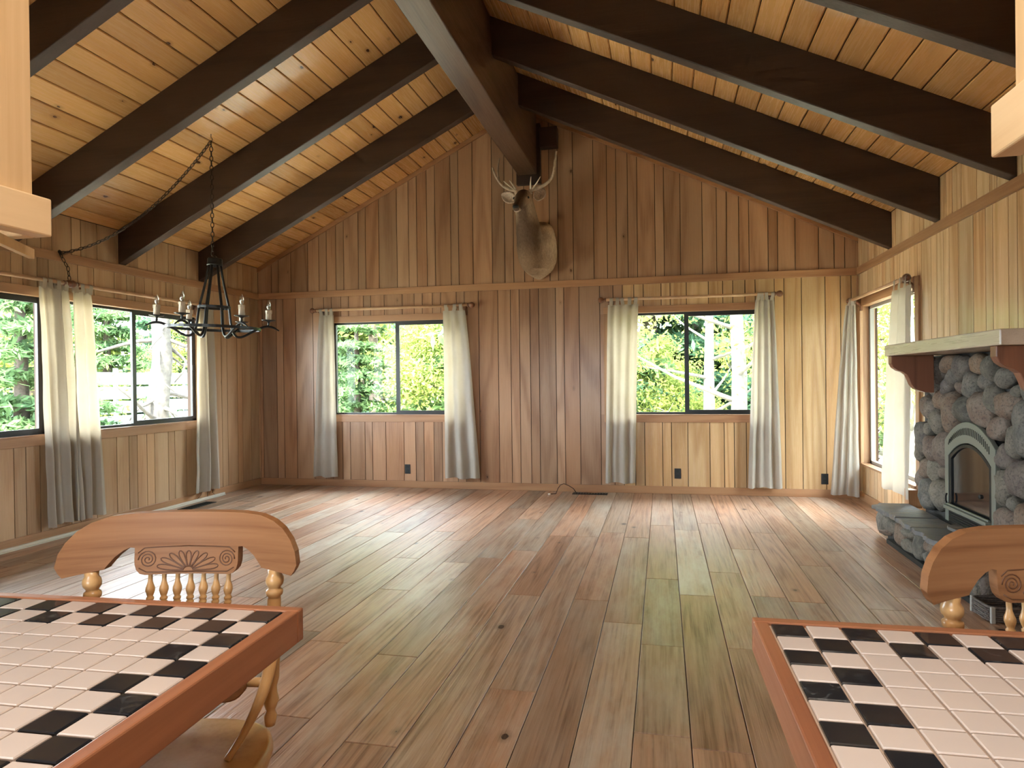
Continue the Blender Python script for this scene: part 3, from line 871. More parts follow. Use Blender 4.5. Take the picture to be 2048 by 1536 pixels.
# ================================================================ chandelier
HX, HY = -3.795, 5.205
HZ = zc(HX)
ch = thing('chandelier', 'black iron six candle chandelier hanging on a chain', 'chandelier', (HX, HY, 1.727))
tilt = Matrix.Rotation(math.radians(1.8), 4, 'Y')
def ctilt(o): o.rotation_euler = (0, math.radians(1.8), 0); return o
b0 = 1.727
ctilt(MB().lathe([(.004,.70),(.012,.695),(.02,.683),(.055,.676),(.062,.668),(.062,.628),(.066,.624),(.066,.615),(.03,.613),(.01,.60)], 24).build('bell', M_IRON, ch, smooth=True, bevel=.002))
def ring(r, z, hh, tt):
    n = 48; R = []
    for j in range(n):
        a = 2*PI*j/n
        R.append([((r+dx)*math.cos(a), (r+dx)*math.sin(a), z+dz) for dx, dz in ((-tt,-hh),(tt,-hh),(tt,hh),(-tt,hh))])
    R.append(R[0])
    return MB().rings(R, True, False)
ctilt(ring(.128, .252, .011, .006).build('upper_ring', M_IRON, ch))
ctilt(ring(.375, .072, .012, .008).build('lower_ring', M_IRON, ch))
arm_path = [(.045,.625),(.075,.45),(.118,.252),(.133,.13),(.150,.05),(.178,.008),(.215,.001),(.258,.018),(.305,.048),(.36,.078),(.405,.098),(.445,.104),(.49,.094),(.535,.070)]
def smoothpath(P, n=4):
    out = []
    for i in range(len(P) - 1):
        p0 = P[max(i-1,0)]; p1 = P[i]; p2 = P[i+1]; p3 = P[min(i+2,len(P)-1)]
        for k in range(n):
            t_ = k/n
            out.append(tuple(.5*((2*b) + (-a+c)*t_ + (2*a-5*b+4*c-d)*t_*t_ + (-a+3*b-3*c+d)*t_**3) for a, b, c, d in zip(p0,p1,p2,p3)))
    out.append(tuple(P[-1])); return out
ap = smoothpath(arm_path, 3)
arm_me = MB().tube([(r, 0, z) for r, z in ap], [.0105]*(len(ap)-4) + [.009,.007,.006,.005], 8).me('arm', M_IRON, True)
pan_me = MB().lathe([(.006,0),(.010,.02),(.008,.035),(.02,.044),(.056,.052),(.060,.057),(.052,.056),(.018,.050),(.004,.050)], 20).me('drip_pan', M_IRON, True)
m = MB().lathe([(.024,.050),(.0245,.08),(.024,.135),(.027,.142),(.022,.146),(.006,.145)], 16)
for k, (a, l) in enumerate(((.3,.03),(1.5,.018),(2.9,.026),(4.2,.034),(5.4,.02))):
    cx, cy = .024*math.cos(a), .024*math.sin(a)
    m.lathe([(.001,.142-l),(.0055,.146-l),(.005,.135),(.006,.141),(.002,.147)], 8, (cx, cy, 0))
candle_me = m.me('candle_sleeve', M_CANDLE, True)
bulb_me = MB().lathe([(.008,.145),(.010,.152),(.016,.166),(.0185,.182),(.0165,.199),(.011,.214),(.005,.228),(.0015,.238)], 16).me('bulb', M_BULB, True)
fil_me = MB().lathe([(.0035,.145),(.0035,.17),(.0015,.172),(.0012,.19)], 8).me('filament_stem', M_PLUG, True)
for k in range(6):
    a = k*PI/3 + math.radians(34)
    arm = link('arm', arm_me, ch, (0,0,0))
    arm.rotation_mode = 'QUATERNION'
    arm.rotation_quaternion = (tilt.to_3x3() @ Matrix.Rotation(a, 3, 'Z')).to_quaternion()
    for nm, me in (('drip_pan', pan_me), ('candle_sleeve', candle_me)): link(nm, me, arm, (.445, 0, .106))
    bl = link('bulb', bulb_me, arm, (.445, 0, .106)); link('filament_stem', fil_me, arm, (.445, 0, .106))
# chain links
def link_me():
    P = []
    for j in range(16):
        a = 2*PI*j/16
        P.append((.0125*math.cos(a), 0, .0245*math.sin(a)))
    return MB().tube(P, .0034, 6, closed=True).me('chain_link', M_CHAIN, True)
lk = link_me()
def chain(pts, step=.041):
    pts = [Vector(p) for p in pts]
    acc = 0; k = 0; want = step/2
    for i in range(len(pts) - 1):
        a, b = pts[i], pts[i+1]; L = (b - a).length
        while want <= acc + L:
            p = a.lerp(b, (want - acc)/L)
            d = (b - a).normalized()
            q = Vector((0,0,1)).rotation_difference(d)
            o = link('chain_link', lk, ch, p - ch.location)
            o.rotation_mode = 'QUATERNION'
            from mathutils import Quaternion
            o.rotation_quaternion = q @ Quaternion((0,0,1), (PI/2)*(k % 2) + .4)
            k += 1; want += step
        acc += L
hook_z = HZ - .05
chain([(HX, HY, b0 + .70), (HX, HY, hook_z - .012)])
WH = Vector((XL + .03, 4.937, 2.47))
def cat(a, b, sag, n=24):
    out = []
    for i in range(n + 1):
        u = i/n; p = Vector(a).lerp(Vector(b), u); p.z -= sag*4*u*(1-u); out.append(p)
    return out
chain(cat((HX, HY, hook_z - .012), WH, .20))
chain([WH, WH + Vector((.03, .05, -.13)), WH + Vector((.035, .06, -.24))])
MB().tube([p - ch.location for p in cat((HX, HY, hook_z - .01), WH, .205)], .0022, 5).build('supply_cord', M_CORD, ch, smooth=True)
hk = thing('ceiling_hook', 'small dark hook screwed into the pine ceiling above the chandelier', 'hook', (HX, HY, HZ))
MB().tube([(0,0,.0),(0,0,-.03),(.012,0,-.04),(.012,0,-.055),(0,0,-.065),(-.012,0,-.055)], .003, 6).build('wire_hook', M_CHAIN, hk, smooth=True)
hk = thing('wall_hook', 'small dark hook on the left wall trim holding the lamp chain', 'hook', WH)
MB().tube([(-.008,0,.012),(.0,0,.012),(.012,0,.004),(.012,0,-.01),(0,0,-.016),(-.002,0,-.006)], .004, 6).build('wire_hook', M_CHAIN, hk, smooth=True)
MB().lathe([(.016,0),(.018,.004),(.008,.008)], 12).build('base', M_CHAIN, hk, (-.0079,0,.012), (0, PI/2, 0))
# ================================================================ fireplace
XS = 1.985
_ico = None
def rock_me(seed, wy, hz, dx, p=2.5, name='stone'):
    """rounded river stone: wy along y, hz along z, dx along x (full sizes)"""
    global _ico
    if _ico is None:
        bm = bmesh.new(); bmesh.ops.create_icosphere(bm, subdivisions=3, radius=1)
        _ico = ([v.co.copy() for v in bm.verts], [tuple(v.index for v in f.verts) for f in bm.faces]); bm.free()
    V, Fc = _ico
    o = Vector((seed*3.17, seed*1.31, seed*.73)); vs = []
    r = random.Random(seed)
    sk = r.uniform(-.18, .18); tp = r.uniform(-.18, .18)
    for v in V:
        k = (abs(v.x)**p + abs(v.y)**p + abs(v.z)**p) ** (-1/p)
        n = mnoise.noise(v*1.1 + o)*.20 + mnoise.noise(v*2.4 + o)*.11 + mnoise.noise(v*5 + o)*.045
        q = v*k*(1 + n)
        y = q.y*(1 + tp*q.z) + sk*q.z
        vs.append(((q.x if q.x < 0 else q.x*.5)*dx/2, y*wy/2, q.z*hz/2))
    return MB().add(vs, Fc).me(name, M_STONE, True)
fp = thing('fireplace', 'grey river stone fireplace with an arched insert on the right wall', 'fireplace', (XS, 5.0, 0))
FO = Vector((XS, 5.0, 0))
def rel(p): return Vector(p) - FO
FN, FF = 3.70, 5.98
MB().box(.05, XR - XS - .0015, FN - 5, FF - 5, 0, 1.462).build('mortar_bed', M_MORTAR, fp)
# stones traced on the stone face: centre, width, height (photo pixels)
SZ = .2343
rocks = [(645,475,95,320,-.1),(722,425,118,245,.05),(828,380,135,170,-.1),(865,490,105,175,-.45),(948,400,135,205,.05),(1085,375,118,190,0),(1190,415,102,240,-.1),(1312,492,150,200,0),
 (712,597,95,120,.5),(818,565,100,150,-.4),(935,577,100,120,0),(1032,560,112,240,-.1),(1137,520,110,155,0),(640,735,66,215,0),(690,760,82,205,.15),(778,680,108,195,-.1),
 (850,785,125,370,.25),(970,765,150,245,0),(1122,770,165,335,-.12),(1216,680,105,280,.1),(1342,730,190,285,0),(1402,615,75,135,0),(742,868,100,230,0),(665,925,72,130,0),
 (622,1000,88,300,-.1),(697,1100,98,250,.1),(790,1110,122,305,.05),(1255,932,145,228,-.15),(1392,1045,112,310,-.1),(1485,940,160,560,0),(1318,1175,155,240,-.1),
 (642,1270,78,185,-.1),(720,1285,98,220,.1),(812,1312,135,125,0)]
rl = [(1700 + a*SZ, 640 + b*SZ, c*SZ, d*SZ, e) for a, b, c, d, e in rocks]
rl += [(1855,986,30,62,0),(1880,988,31,66,0),(2007,976,30,80,0),(2040,962,54,82,0),(2024,1008,27,36,0),(2011,1045,42,64,0),(2046,1042,31,70,0),(1840,955,14,40,0),(1838,900,12,50,0)]
for i, (cx, cy, w_, h_, ang) in enumerate(rl):
    c = on_x(cx, cy, XS); a = on_x(cx - w_/2, cy, XS); b = on_x(cx + w_/2, cy, XS)
    t1 = on_x(cx, cy - h_/2, XS); t0 = on_x(cx, cy + h_/2, XS)
    wy = abs(a.y - b.y)*.93; hz = abs(t1.z - t0.z)*.95
    d_ = min(.17, .6*min(wy, hz) + .04)
    top = min(c.z + hz/2, 1.46); bot = c.z - hz/2
    cz = (top + bot)/2; hz = top - bot
    o = link('stone', rock_me(100 + i, wy, hz, d_), fp, rel((XS + .03, (a.y + b.y)/2, cz)), (ang*.8, 0, 0))
# the nearer part of the face, beyond the picture's edge
r = random.Random(5)
for col in range(4):
    y = 4.30 - .165*col; z = .34 + .03*col
    while z < 1.40:
        hz = r.uniform(.14, .26); wy = r.uniform(.15, .18)
        zz = min(z + hz, 1.455)
        if zz - z > .05 and not (y > 4.2 and z < 1.1): link('stone', rock_me(300 + col*20 + int(z*40), wy*1.05, (zz - z)*1.05, .13), fp, rel((XS + .03, y, (z + zz)/2)))
        z = zz
    # stones below hearth level at the near end
for k in range(3): link('stone', rock_me(400+k, .17, .26, .12), fp, rel((XS + .04, 4.07 - .17*k, .14)))

# arched insert
iY0, iY1 = 4.615, 5.365      # near, far
iC = (iY0 + iY1)/2; hw = (iY1 - iY0)/2
def arch(y0, y1, zb, zs, zt, n=20):
    """polygon (y,z): bottom corners, spring line zs, crown zt"""
    c = (y0 + y1)/2; h = (y1 - y0)/2
    P = [(y1, zb), (y1, zs)]
    for k in range(1, n):
        u = -1 + 2*k/n
        P.append((c - u*h, zs + (zt - zs)*(1 - u*u)))
    P += [(y0, zs), (y0, zb)]
    return P
def ring_poly(outer, inner, x0, x1):
    """plate with an arched hole: both polygons have the same point count, open at the bottom"""
    m = MB(); n = len(outer)
    vs = []
    for x in (x0, x1):
        vs += [(x, a, b) for a, b in outer] + [(x, a, b) for a, b in inner]
    fs = []
    for i in range(n - 1):
        fs.append((i, i+1, n+i+1, n+i)); fs.append((2*n+i, 3*n+i, 3*n+i+1, 2*n+i+1))
        fs.append((i, 2*n+i, 2*n+i+1, i+1)); fs.append((n+i, n+i+1, 3*n+i+1, 3*n+i))
    fs.append((0, n, 3*n, 2*n)); fs.append((n-1, 3*n-1, 4*n-1, 2*n-1))
    return m.add(vs, fs)
ins = thing('fireplace_insert', 'sage grey steel arched fireplace insert with a dark glass door', 'fireplace insert', (XS - .035, iC, 0))
hb = .292
out_ = arch(-hw, hw, hb, .86, 1.005); in_ = arch(-hw + .055, hw - .055, hb, .75, .865)
ring_poly(out_, in_, 0, .03).build('surround', M_STEEL, ins, bevel=.004)
# louver slots in the arch band
slot = MB().box(-.0015, .004, -.0055, .0055, -.024, .024).me('louver_slot', M_SOOT)
for k in range(26):
    u = -.86 + 1.72*k/25
    y = u*(hw - .03)
    zmid = ((.86 + .145*(1-u*u)) + (.75 + .115*(1-(u*.95)**2)))/2 + .008
    link('louver_slot', slot, ins, (0, y, zmid), (.35*u + .25, 0, 0))
dy = hw - .058
ring_poly(arch(-dy, dy, .40, .745, .858), arch(-dy + .035, dy - .035, .43, .735, .835), .004, .026).build('door_frame', M_SOOT, ins, bevel=.003)
MB().prism(arch(-dy + .02, dy - .02, .41, .735, .845), .014, .018, 'x').build('door_glass', M_FGLASS, ins)
MB().box(-.035, .012, -dy, dy, .385, .412).build('door_lip', M_STEEL, ins, bevel=.006)
MB().box(-.018, .0, -dy, dy, .412, .424).build('door_lip_bead', M_STEEL, ins, bevel=.004)
MB().box(.002, .028, -dy, dy, hb, .384).build('blower_grille', M_SOOT, ins)
for k in range(5):
    z = hb + .012 + k*.016
    MB().box(-.004, .003, -dy + .02, dy - .02, z, z + .006).build('grille_bar', M_IRON, ins)
MB().tube([(-.014, dy-.01, .42), (-.02, dy-.01, .44), (-.02, dy-.01, .47), (-.014, dy-.01, .49)], .006, 8).build('door_hinge', M_SOOT, ins, smooth=True)
MB().lathe([(.004,0),(.014,.006),(.014,.022),(.006,.028)], 12).build('latch_knob', M_SOOT, ins, (-.02, -dy + .05, .56), (0, -PI/2, 0))

# mantel shelf
MZ0, MZ1 = 1.463, 1.545
mt = thing('mantel_shelf', 'thick wooden mantel shelf on two curved brackets above the fireplace', 'mantel', (1.65, 4.75, MZ0))
MB().box(0, XR - 1.65 - .002, -.905, .905, 0, MZ1 - MZ0).build('shelf', M_MANTEL, mt, bevel=.006)
MB().box(.22, XR - 1.65 - .002, -.905, .905, MZ1 - MZ0, MZ1 - MZ0 + .006).build('top_board', M_CORBEL, mt)
def corbel_poly(d):
    # profile in (x,z), x=0 at the front edge below the shelf, x=d at the stone
    P = [(0.005,0),(0.005,-.055),(.02,-.085),(.05,-.108),(.085,-.120),(.11,-.140),(.125,-.175),(.14,-.215),(.165,-.245),(.20,-.262),(.23,-.27)]
    P = [(x, z) for x, z in P] + [(d, -.275), (d, 0)]
    return P
MB().prism(corbel_poly(.29), -.035, .035, 'y').build('bracket', M_CORBEL, mt, (.0, .80, -.001), bevel=.004)
MB().prism(corbel_poly(.29), -.035, .035, 'y').build('bracket', M_CORBEL, mt, (.0, -.82, -.001), bevel=.004)

# hearth
HT = .288
he = thing('hearth', 'raised hearth of river stones topped with grey flagstones', 'hearth', (1.74, 5.2, 0))
HO = Vector((1.74, 5.2, 0))
HN, HF = 4.36, 6.10
MB().box(.03, XS - 1.74 - .05, HN - 5.2, HF - 5.2 - .08, .0005, HT - .05).build('core', M_MORTAR, he)
MB().box(-.03, .03, HN - 5.2, HF - 5.2 - .25, .0005, .035).build('toe_strip', M_SOOT, he)
HSZ = .19531
hst = [(247,385,88,222),(310,438,84,235),(388,450,125,160),(343,520,86,64),(503,560,118,245),(585,545,112,125),(575,682,125,160),(700,688,132,290),(828,692,165,140),(806,838,148,172),(917,856,95,270),(1003,790,112,150)]
hl = [(1700 + a*HSZ, 960 + b*HSZ, c*HSZ, d*HSZ) for a, b, c, d in hst]
hl += [(1900,1130,24,40),(1925,1118,26,36),(1930,1155,28,46),(1953,1150,24,40),(1955,1185,26,38),(1980,1178,22,52),(2006,1183,24,62),(2026,1190,20,60)]
for i, (cx, cy, w_, h_) in enumerate(hl):
    xh = 1.735
    c = on_x(cx, cy, xh); a = on_x(cx - w_/2, cy, xh); b = on_x(cx + w_/2, cy, xh)
    t1 = on_x(cx, cy - h_/2, xh); t0 = on_x(cx, cy + h_/2, xh)
    wy = min(abs(a.y - b.y)*1.05, .30); hz = abs(t1.z - t0.z)*1.04
    top = min(c.z + hz/2, HT - .05); bot = max(c.z - hz/2, .012); hz = top - bot
    if hz < .03: continue
    cy_ = min(max(c.y, HN + .05), HF - .03)
    link('stone', rock_me(500 + i, wy, hz, min(.13, .5*wy + .05)), he, Vector((1.735 + .045, cy_, (top + bot)/2)) - HO)
for k in range(3): link('stone', rock_me(560 + k, .09, .19, .10), he, Vector((1.80 + .08*k, HF - .05, .13)) - HO, (0, 0, PI/2))
for k in range(3): link('stone', rock_me(570 + k, .10, .21, .10), he, Vector((1.80 + .085*k, HN + .0, .125)) - HO, (0, 0, PI/2))
# flagstone slabs along the top
r = random.Random(9)
sy = [HF + .015, 5.80, 5.48, 5.16, 4.86, 4.58, HN - .02]
for i in range(6):
    ya, yb_ = sy[i+1] - 5.2 + .004, sy[i] - 5.2 - .004
    x0, x1 = -.075, XS - 1.74 - .03
    P = []
    n = 7
    for k in range(n): P.append((x0 + r.uniform(-.02, .015) + (.05 if i == 0 and k > 4 else 0), ya + (yb_ - ya)*k/(n-1)))
    P += [(x1*.4, yb_ + r.uniform(-.006, .004)), (x1, yb_), (x1, ya), (x1*.5, ya + r.uniform(-.004, .006))]
    th = .036
    MB().prism([(a - 0, b) for a, b in P], HT - .049 + r.uniform(-.001, 0), HT - .012 + r.uniform(-.006, .004), 'z').build('slab', M_SLATE, he, bevel=.006)
c = on_z(1945, 1063, HT)
P = [(c.x - 1.74 + .13*math.cos(a)*(1 + .12*math.sin(3*a+1)), c.y - 5.2 + .17*math.sin(a)*(1 + .1*math.sin(5*a))) for a in [2*PI*k/18 for k in range(18)]]
ls = MB().prism([(a - c.x + 1.74, b - c.y + 5.2) for a, b in P], 0, .022, 'z').build('loose_flagstone', M_SLATE, None, (c.x, c.y, HT - .007), bevel=.005)
tag(ls, 'loose brownish flat stone lying on the hearth before the insert', 'stone')
# fire poker
a = on_z(1880, 1018, HT); b = on_z(1941, 1049, HT); zz = HT + .009
t = thing('fire_poker', 'slim chrome fire poker lying on the hearth', 'fire poker', (a.x, a.y, zz))
A_, B_ = Vector((0,0,0)), Vector((b.x - a.x, b.y - a.y, 0))
MB().tube([A_, B_], .006, 8).build('rod', M_CHROME, t, smooth=True)
MB().lathe([(.004,0),(.014,.008),(.017,.018),(.012,.030),(.004,.034)], 12).build('knob', M_CHROME, t, (-.005, .06, .002), (PI/2, 0, 0), smooth=True)
MB().tube([A_.lerp(B_, .32) + Vector((.02,0,.004)), A_.lerp(B_, .42) + Vector((.03,-.01,.012)), A_.lerp(B_, .55) + Vector((.045,-.01,.01)), A_.lerp(B_, .62) + Vector((.05,-.02,.004))], [.008,.014,.013,.008], 10).build('handle', M_SOOT, t, smooth=True)

# wicker basket by the hearth end
p = on_z(2010, 1232, 0)
bk = thing('wicker_basket', 'low dark woven basket on the floor at the hearth end', 'basket', (1.80, 4.15, 0), .08)
W, D, H = .13, .10, .07
def rr(hw_, hd_, z, n=40):
    P = []
    for k in range(n):
        a = 2*PI*k/n; cx, sy_ = math.cos(a), math.sin(a)
        e = .35
        P.append((hw_*math.copysign(abs(cx)**e, cx), hd_*math.copysign(abs(sy_)**e, sy_), z))
    return P
MB().prism([(q[0], q[1]) for q in rr(W - .012, D - .012, 0)], .002, .008, 'z').build('bottom', M_WICKER, bk)
for lv in range(6):
    z = .012 + lv*.011; n = 80; pts = []
    base = rr(W, D, z, n)
    for k, q in enumerate(base):
        f = 1 + .03*math.sin(k*PI/2 + (PI if lv % 2 else 0))
        pts.append((q[0]*f, q[1]*f, z))
    MB().tube(pts, .006, 6, closed=True).build('weaver', M_WICKER, bk, smooth=True)
MB().tube(rr(W, D, .082, 60), .0085, 8, closed=True).build('rim', M_WICKER, bk, smooth=True)
for (sx, sy_) in ((-1,-1),(1,-1),(1,1),(-1,1)):
    MB().box(sx*(W-.012)-.011, sx*(W-.012)+.011, sy_*(D-.0)-.009, sy_*(D-.0)+.009, .0, .088).build('corner_post', M_STOP, bk, bevel=.004)

# ================================================================ tiled counters
TP = .0541
tile_l = board_me('tile', TP - .0035, TP - .0035, .008, .0016, 'z+', M_TILE_L)
tile_d = board_me('tile', TP - .0035, TP - .0035, .008, .0016, 'z+', M_TILE_D)
CZ = .91
def counter(label, corner, rz, sx, ncol, nrow, base_label):
    """corner: far inner corner of the top; sx=-1 counter runs to the left of it, +1 to the right; rows run toward the camera"""
    E = .023
    Wd, Dp = ncol*TP + 2*E + .004, nrow*TP + 2*E + .004
    t = thing('tiled_counter', label, 'counter', (corner[0], corner[1], 0), rz, 'tiled kitchen counters')
    def X0(a, b): return (sx*a, sx*b) if sx > 0 else (sx*b, sx*a)
    # wooden edge
    def eb(a, b, y0, y1, mat):
        x0, x1 = X0(a, b); MB().box(x0, x1, y0, y1, CZ - .058, CZ).build('edge_board', mat, t, bevel=.003)
    eb(0, Wd, -E, 0, M_REDOAK_X); eb(0, Wd, -Dp, -Dp + E, M_REDOAK_X)
    eb(0, E, -Dp + E, -E, M_REDOAK_Y); eb(Wd - E, Wd, -Dp + E, -E, M_REDOAK_Y)
    x0, x1 = X0(E, Wd - E)
    MB().box(x0, x1, -Dp + E, -E, CZ - .05, CZ - .006).build('grout_bed', M_GROUT, t)
    for i in range(ncol):
        for j in range(nrow):
            dark = (i < 2 or j < 2) and (i + j) % 2 == 0
            link('tile', tile_d if dark else tile_l, t, (sx*(E + .002 + (i + .5)*TP), -(E + .002 + (j + .5)*TP), CZ - .005))
    # cabinet carrying the near end of the overhanging top
    b = thing('base_cabinet', base_label, 'cabinet', (corner[0], corner[1], 0), rz, 'base cabinets under the counters')
    x0, x1 = X0(.18, Wd - .02)
    MB().box(x0, x1, -Dp - .30, -Dp + .20, .09, CZ - .0585).build('body', M_CABW, b, bevel=.003)
    xa, xb = X0(.22, Wd - .06)
    MB().box(xa, xb, -Dp - .26, -Dp + .16, .0005, .09).build('toe_kick', M_SUB, b)
    nd = 3
    for k in range(nd):
        f0, f1 = .2 + (Wd - .24)*k/nd, .2 + (Wd - .24)*(k+1)/nd - .01
        p0_, p1_ = X0(f0, f1)
        dr = MB().box(p0_, p1_, -Dp - .32, -Dp - .301, .11, CZ - .075).build('door', M_CABY, b, bevel=.003)
        MB().lathe([(.005,0),(.006,.012),(.014,.018),(.012,.026),(.002,.028)], 12).build('knob', M_BRASS, dr, ((p0_+p1_)/2, -Dp - .3205, .6), (PI/2, 0, 0))
    return t
c0 = on_z(607, 1214, CZ)
counter('beige and charcoal checker edged tile counter at the lower left', (c0.x, c0.y), .042, -1, 23, 11, 'wooden base cabinet under the left tile counter')
c1 = on_z(1503, 1233, CZ)
counter('beige and charcoal checker edged tile counter at the lower right', (c1.x, c1.y), .018, 1, 22, 12, 'wooden base cabinet under the right tile counter')

# upper cabinets hanging beside the camera
def upper(label, side, xin, yf, zb):
    """xin: aisle-side face, yf: far end"""
    t = thing('hanging_cabinet', label, 'cabinet', (xin, yf, zb), group='hanging kitchen cabinets')
    s = side
    def bx(a, b, y0, y1, z0, z1): return MB().box(min(s*a, s*b), max(s*a, s*b), y0, y1, z0, z1)
    bx(0, .55, -.80, 0, .056, .86).build('body', M_CABW, t, bevel=.002)
    bx(-.020, .016, -.80, .020, 0, .068).build('light_rail', M_CABY, t, bevel=.003)
    bx(.018, .55, -.006, .020, 0, .055).build('light_rail', M_CABY, t, bevel=.003)
    for k in range(2):
        d = bx(-.018, -.001, -.39 - .39*k, -.012 - .39*k, .08, .84).build('door', M_CABW, t, bevel=.003) if k else None
    for (a, y) in ((.06, -.06), (.49, -.06), (.06, -.64), (.49, -.64)):
        xx = xin + s*a
        MB().box(s*a - .03, s*a + .03, y - .03, y + .03, .861, zc(xx) - zb - .01).build('hanging_post', M_CABW, t)
    return t
pl = on_y(66, 430, 1.0)
upl = upper('pale wood hanging cabinet at the upper left corner', -1, pl.x, 1.0, on_y(82, 470, 1.0).z)
pr = on_y(2030, 150, .98)
upr = upper('pale wood hanging cabinet at the upper right corner', 1, pr.x, .98, on_y(2022, 305, .98).z)
# housing of the added fill lamp, hung from the ceiling out of view
kp = thing('fill_panel_lamp', 'added white panel lamp hanging unseen above the camera to brighten the counters', 'lamp', (FILL_LAMP[0], FILL_LAMP[1], FILL_LAMP[2] + .004))
MB().box(-.42, .42, -.30, .30, 0, .05).build('housing', M_PLUG, kp, bevel=.006)
for s_ in (-1, 1): MB().tube([(s_*.3, 0, .05), (s_*.3, 0, zc(FILL_LAMP[0] + s_*.3) - FILL_LAMP[2] - .03)], .006, 8).build('hanger_rod', M_CHAIN, kp)
# slim rail under the left cabinet
q0 = on_y(63, 508, 1.09); q1 = on_y(-60, 436, .87)
d_ = (q1 - q0); d_.z = 0
m = MB(); L_ = d_.length; 
o = MB().box(0, L_, -.005, .005, -.009, .009).build('paper_rail', M_CABY, upl, q0 - Vector((pl.x, 1.0, on_y(82, 470, 1.0).z)), (0, 0, math.atan2(d_.y, d_.x)))

# ================================================================ pressed-back stools
def interp(P, x):
    for (a, b), (c, d) in zip(P, P[1:]):
        if a <= x <= c: return b + (d - b)*(x - a)/(c - a) if c > a else d
    return P[-1][1]
SEAT = .61
def stool(label, loc, rz):
    t = thing('counter_stool', label, 'stool', loc, rz, 'pressed-back oak counter stools')
    # crest with two arches and the middle tablet
    TOPP = [(0,.118),(.12,.117),(.16,.113),(.19,.103),(.213,.088),(.231,.067),(.242,.045),(.2466,.020)]
    BOTP = [(0,-.011),(.088,-.011),(.098,-.008),(.105,.0),(.1085,.012),(.109,.02),(.1091,.046),(.118,.0475),(.130,.042),(.145,.030),(.155,.018),(.162,.009),(.163,.006),(.200,.001),(.234,-.004),(.241,.006),(.2466,.018)]
    xs = sorted({0, *[p[0] for p in TOPP], *[p[0] for p in BOTP], *[i*.0085 for i in range(29)]})
    xs = [-x for x in reversed(xs) if x > 0] + xs
    zb = .927; lean = .045
    def yo(x, z): return .055 - .058*(x/.2466)**2 + .10*(z)
    R = []
    th = .026
    for x in xs:
        zt_, zl = interp(TOPP, abs(x)), interp(BOTP, abs(x))
        R.append([(x, yo(x, zl) - th/2, zb + zl), (x, yo(x, zt_) - th/2, zb + zt_), (x, yo(x, zt_) + th/2, zb + zt_), (x, yo(x, zl) + th/2, zb + zl)])
    cr = MB().rings(R).build('crest_rail', M_OAK, t, bevel=.006, seg=3, angle=50)
    # pressed relief on the tablet: shell of petals between two scrolls
    def P3(x, z, d=0): return (x, yo(x, z) - th/2 - d, zb + z)
    petals = [(-78,.066),(-60,.066),(-41,.060),(-20,.055),(0,.052),(20,.055),(41,.060),(60,.066),(78,.066)]
    for a, L in petals:
        an = math.radians(a); pts = []
        for k in range(17):
            s = k/16; u = 2*PI*s
            rr_ = .010 + (L - .010)*(.5 - .5*math.cos(u))
            wd = .0055*math.sin(u)*(.4 + .9*(.5 - .5*math.cos(u)))
            px = rr_*math.sin(an) + wd*math.cos(an); pz = -.004 + rr_*math.cos(an)*.78 - wd*math.sin(an)
            pts.append(P3(px, pz, .0002))
        MB().tube(pts, .0013, 5).build('petal', M_PRESS, cr, smooth=True)
    for s in (-1, 1):
        pts = []
        for k in range(40):
            a = k*.42; rr_ = .0185*(1 - k/44)
            pts.append(P3(s*(.083 + rr_*math.cos(a)), .021 + rr_*math.sin(a), .0002))
        MB().tube(pts, .0013, 5).build('scroll', M_PRESS, cr, smooth=True)
        pts = [P3(s*x, z, .0002) for x, z in ((.102,.035),(.09,.045),(.06,.046),(0,.047))]
        MB().tube(pts, .0012, 5).build('bead', M_PRESS, cr, smooth=True)
        pts = [P3(s*x, z, .0002) for x, z in ((.0,-.006),(.05,-.006),(.085,-.005),(.1,.004))]
        MB().tube(pts, .0012, 5).build('bead', M_PRESS, cr, smooth=True)
    # turned posts
    for s in (-1, 1):
        xp = s*.1915
        y_t = yo(.1915, 0); y_b = .015
        prof = [(.010,0),(.012,.008),(.0135,.020),(.009,.030),(.0125,.040),(.0165,.052),(.0125,.066),(.011,.080),(.0150,.095),(.0158,.15),(.0150,.21),(.0135,.262),(.0128,.266),(.0165,.270),(.0175,.275),(.0165,.280),(.0122,.283),(.0130,.2865),(.0172,.292),(.0185,.299),(.0175,.306),(.013,.313),(.0145,.322)]
        k = (.927 - SEAT + .006)/.322
        m = MB(); R = []
        for r_, z_ in prof:
            f = z_/.322
            R.append([(xp*(.93 + .07*f) + r_*math.cos(2*PI*j/16), y_b + (y_t - y_b)*f + r_*math.sin(2*PI*j/16), SEAT - .004 + z_*k) for j in range(16)])
        m.rings(R).build('back_post', M_OAKZ, t, smooth=True)
        # bent brace from the post down to the seat
        pts = smoothpath([(xp*.99, .030, .80), (xp*.985, .012, .765), (xp*.95, -.025, .70), (xp*.86, -.075, .645), (xp*.75, -.118, .606)], 4)
        MB().tube(pts, [.007 + .006*math.sin(PI*min(1, .25 + k2/len(pts))) for k2 in range(len(pts))], 10).build('brace', M_OAKZ, t, smooth=True)
    # lower rail and seven spindles
    zl = .690
    xs2 = [-.13 + .26*i/24 for i in range(25)]
    R = []
    for x in xs2:
        e = max(0.0, 1 - (abs(x)/.132)**6)
        hz_ = .004 + .022*e; yy = .030 - .02*(x/.13)**2
        R.append([(x, yy - .011, zl - hz_*1.5), (x, yy - .011, zl + hz_), (x, yy + .011, zl + hz_), (x, yy + .011, zl - hz_*1.5)])
    MB().rings(R).build('lower_rail', M_OAK, t, bevel=.004)
    for s in (-1, 1): MB().tube([(s*.125, .028, zl), (s*.180, .026, zl)], .010, 10).build('rail_dowel', M_OAKZ, t, smooth=True)
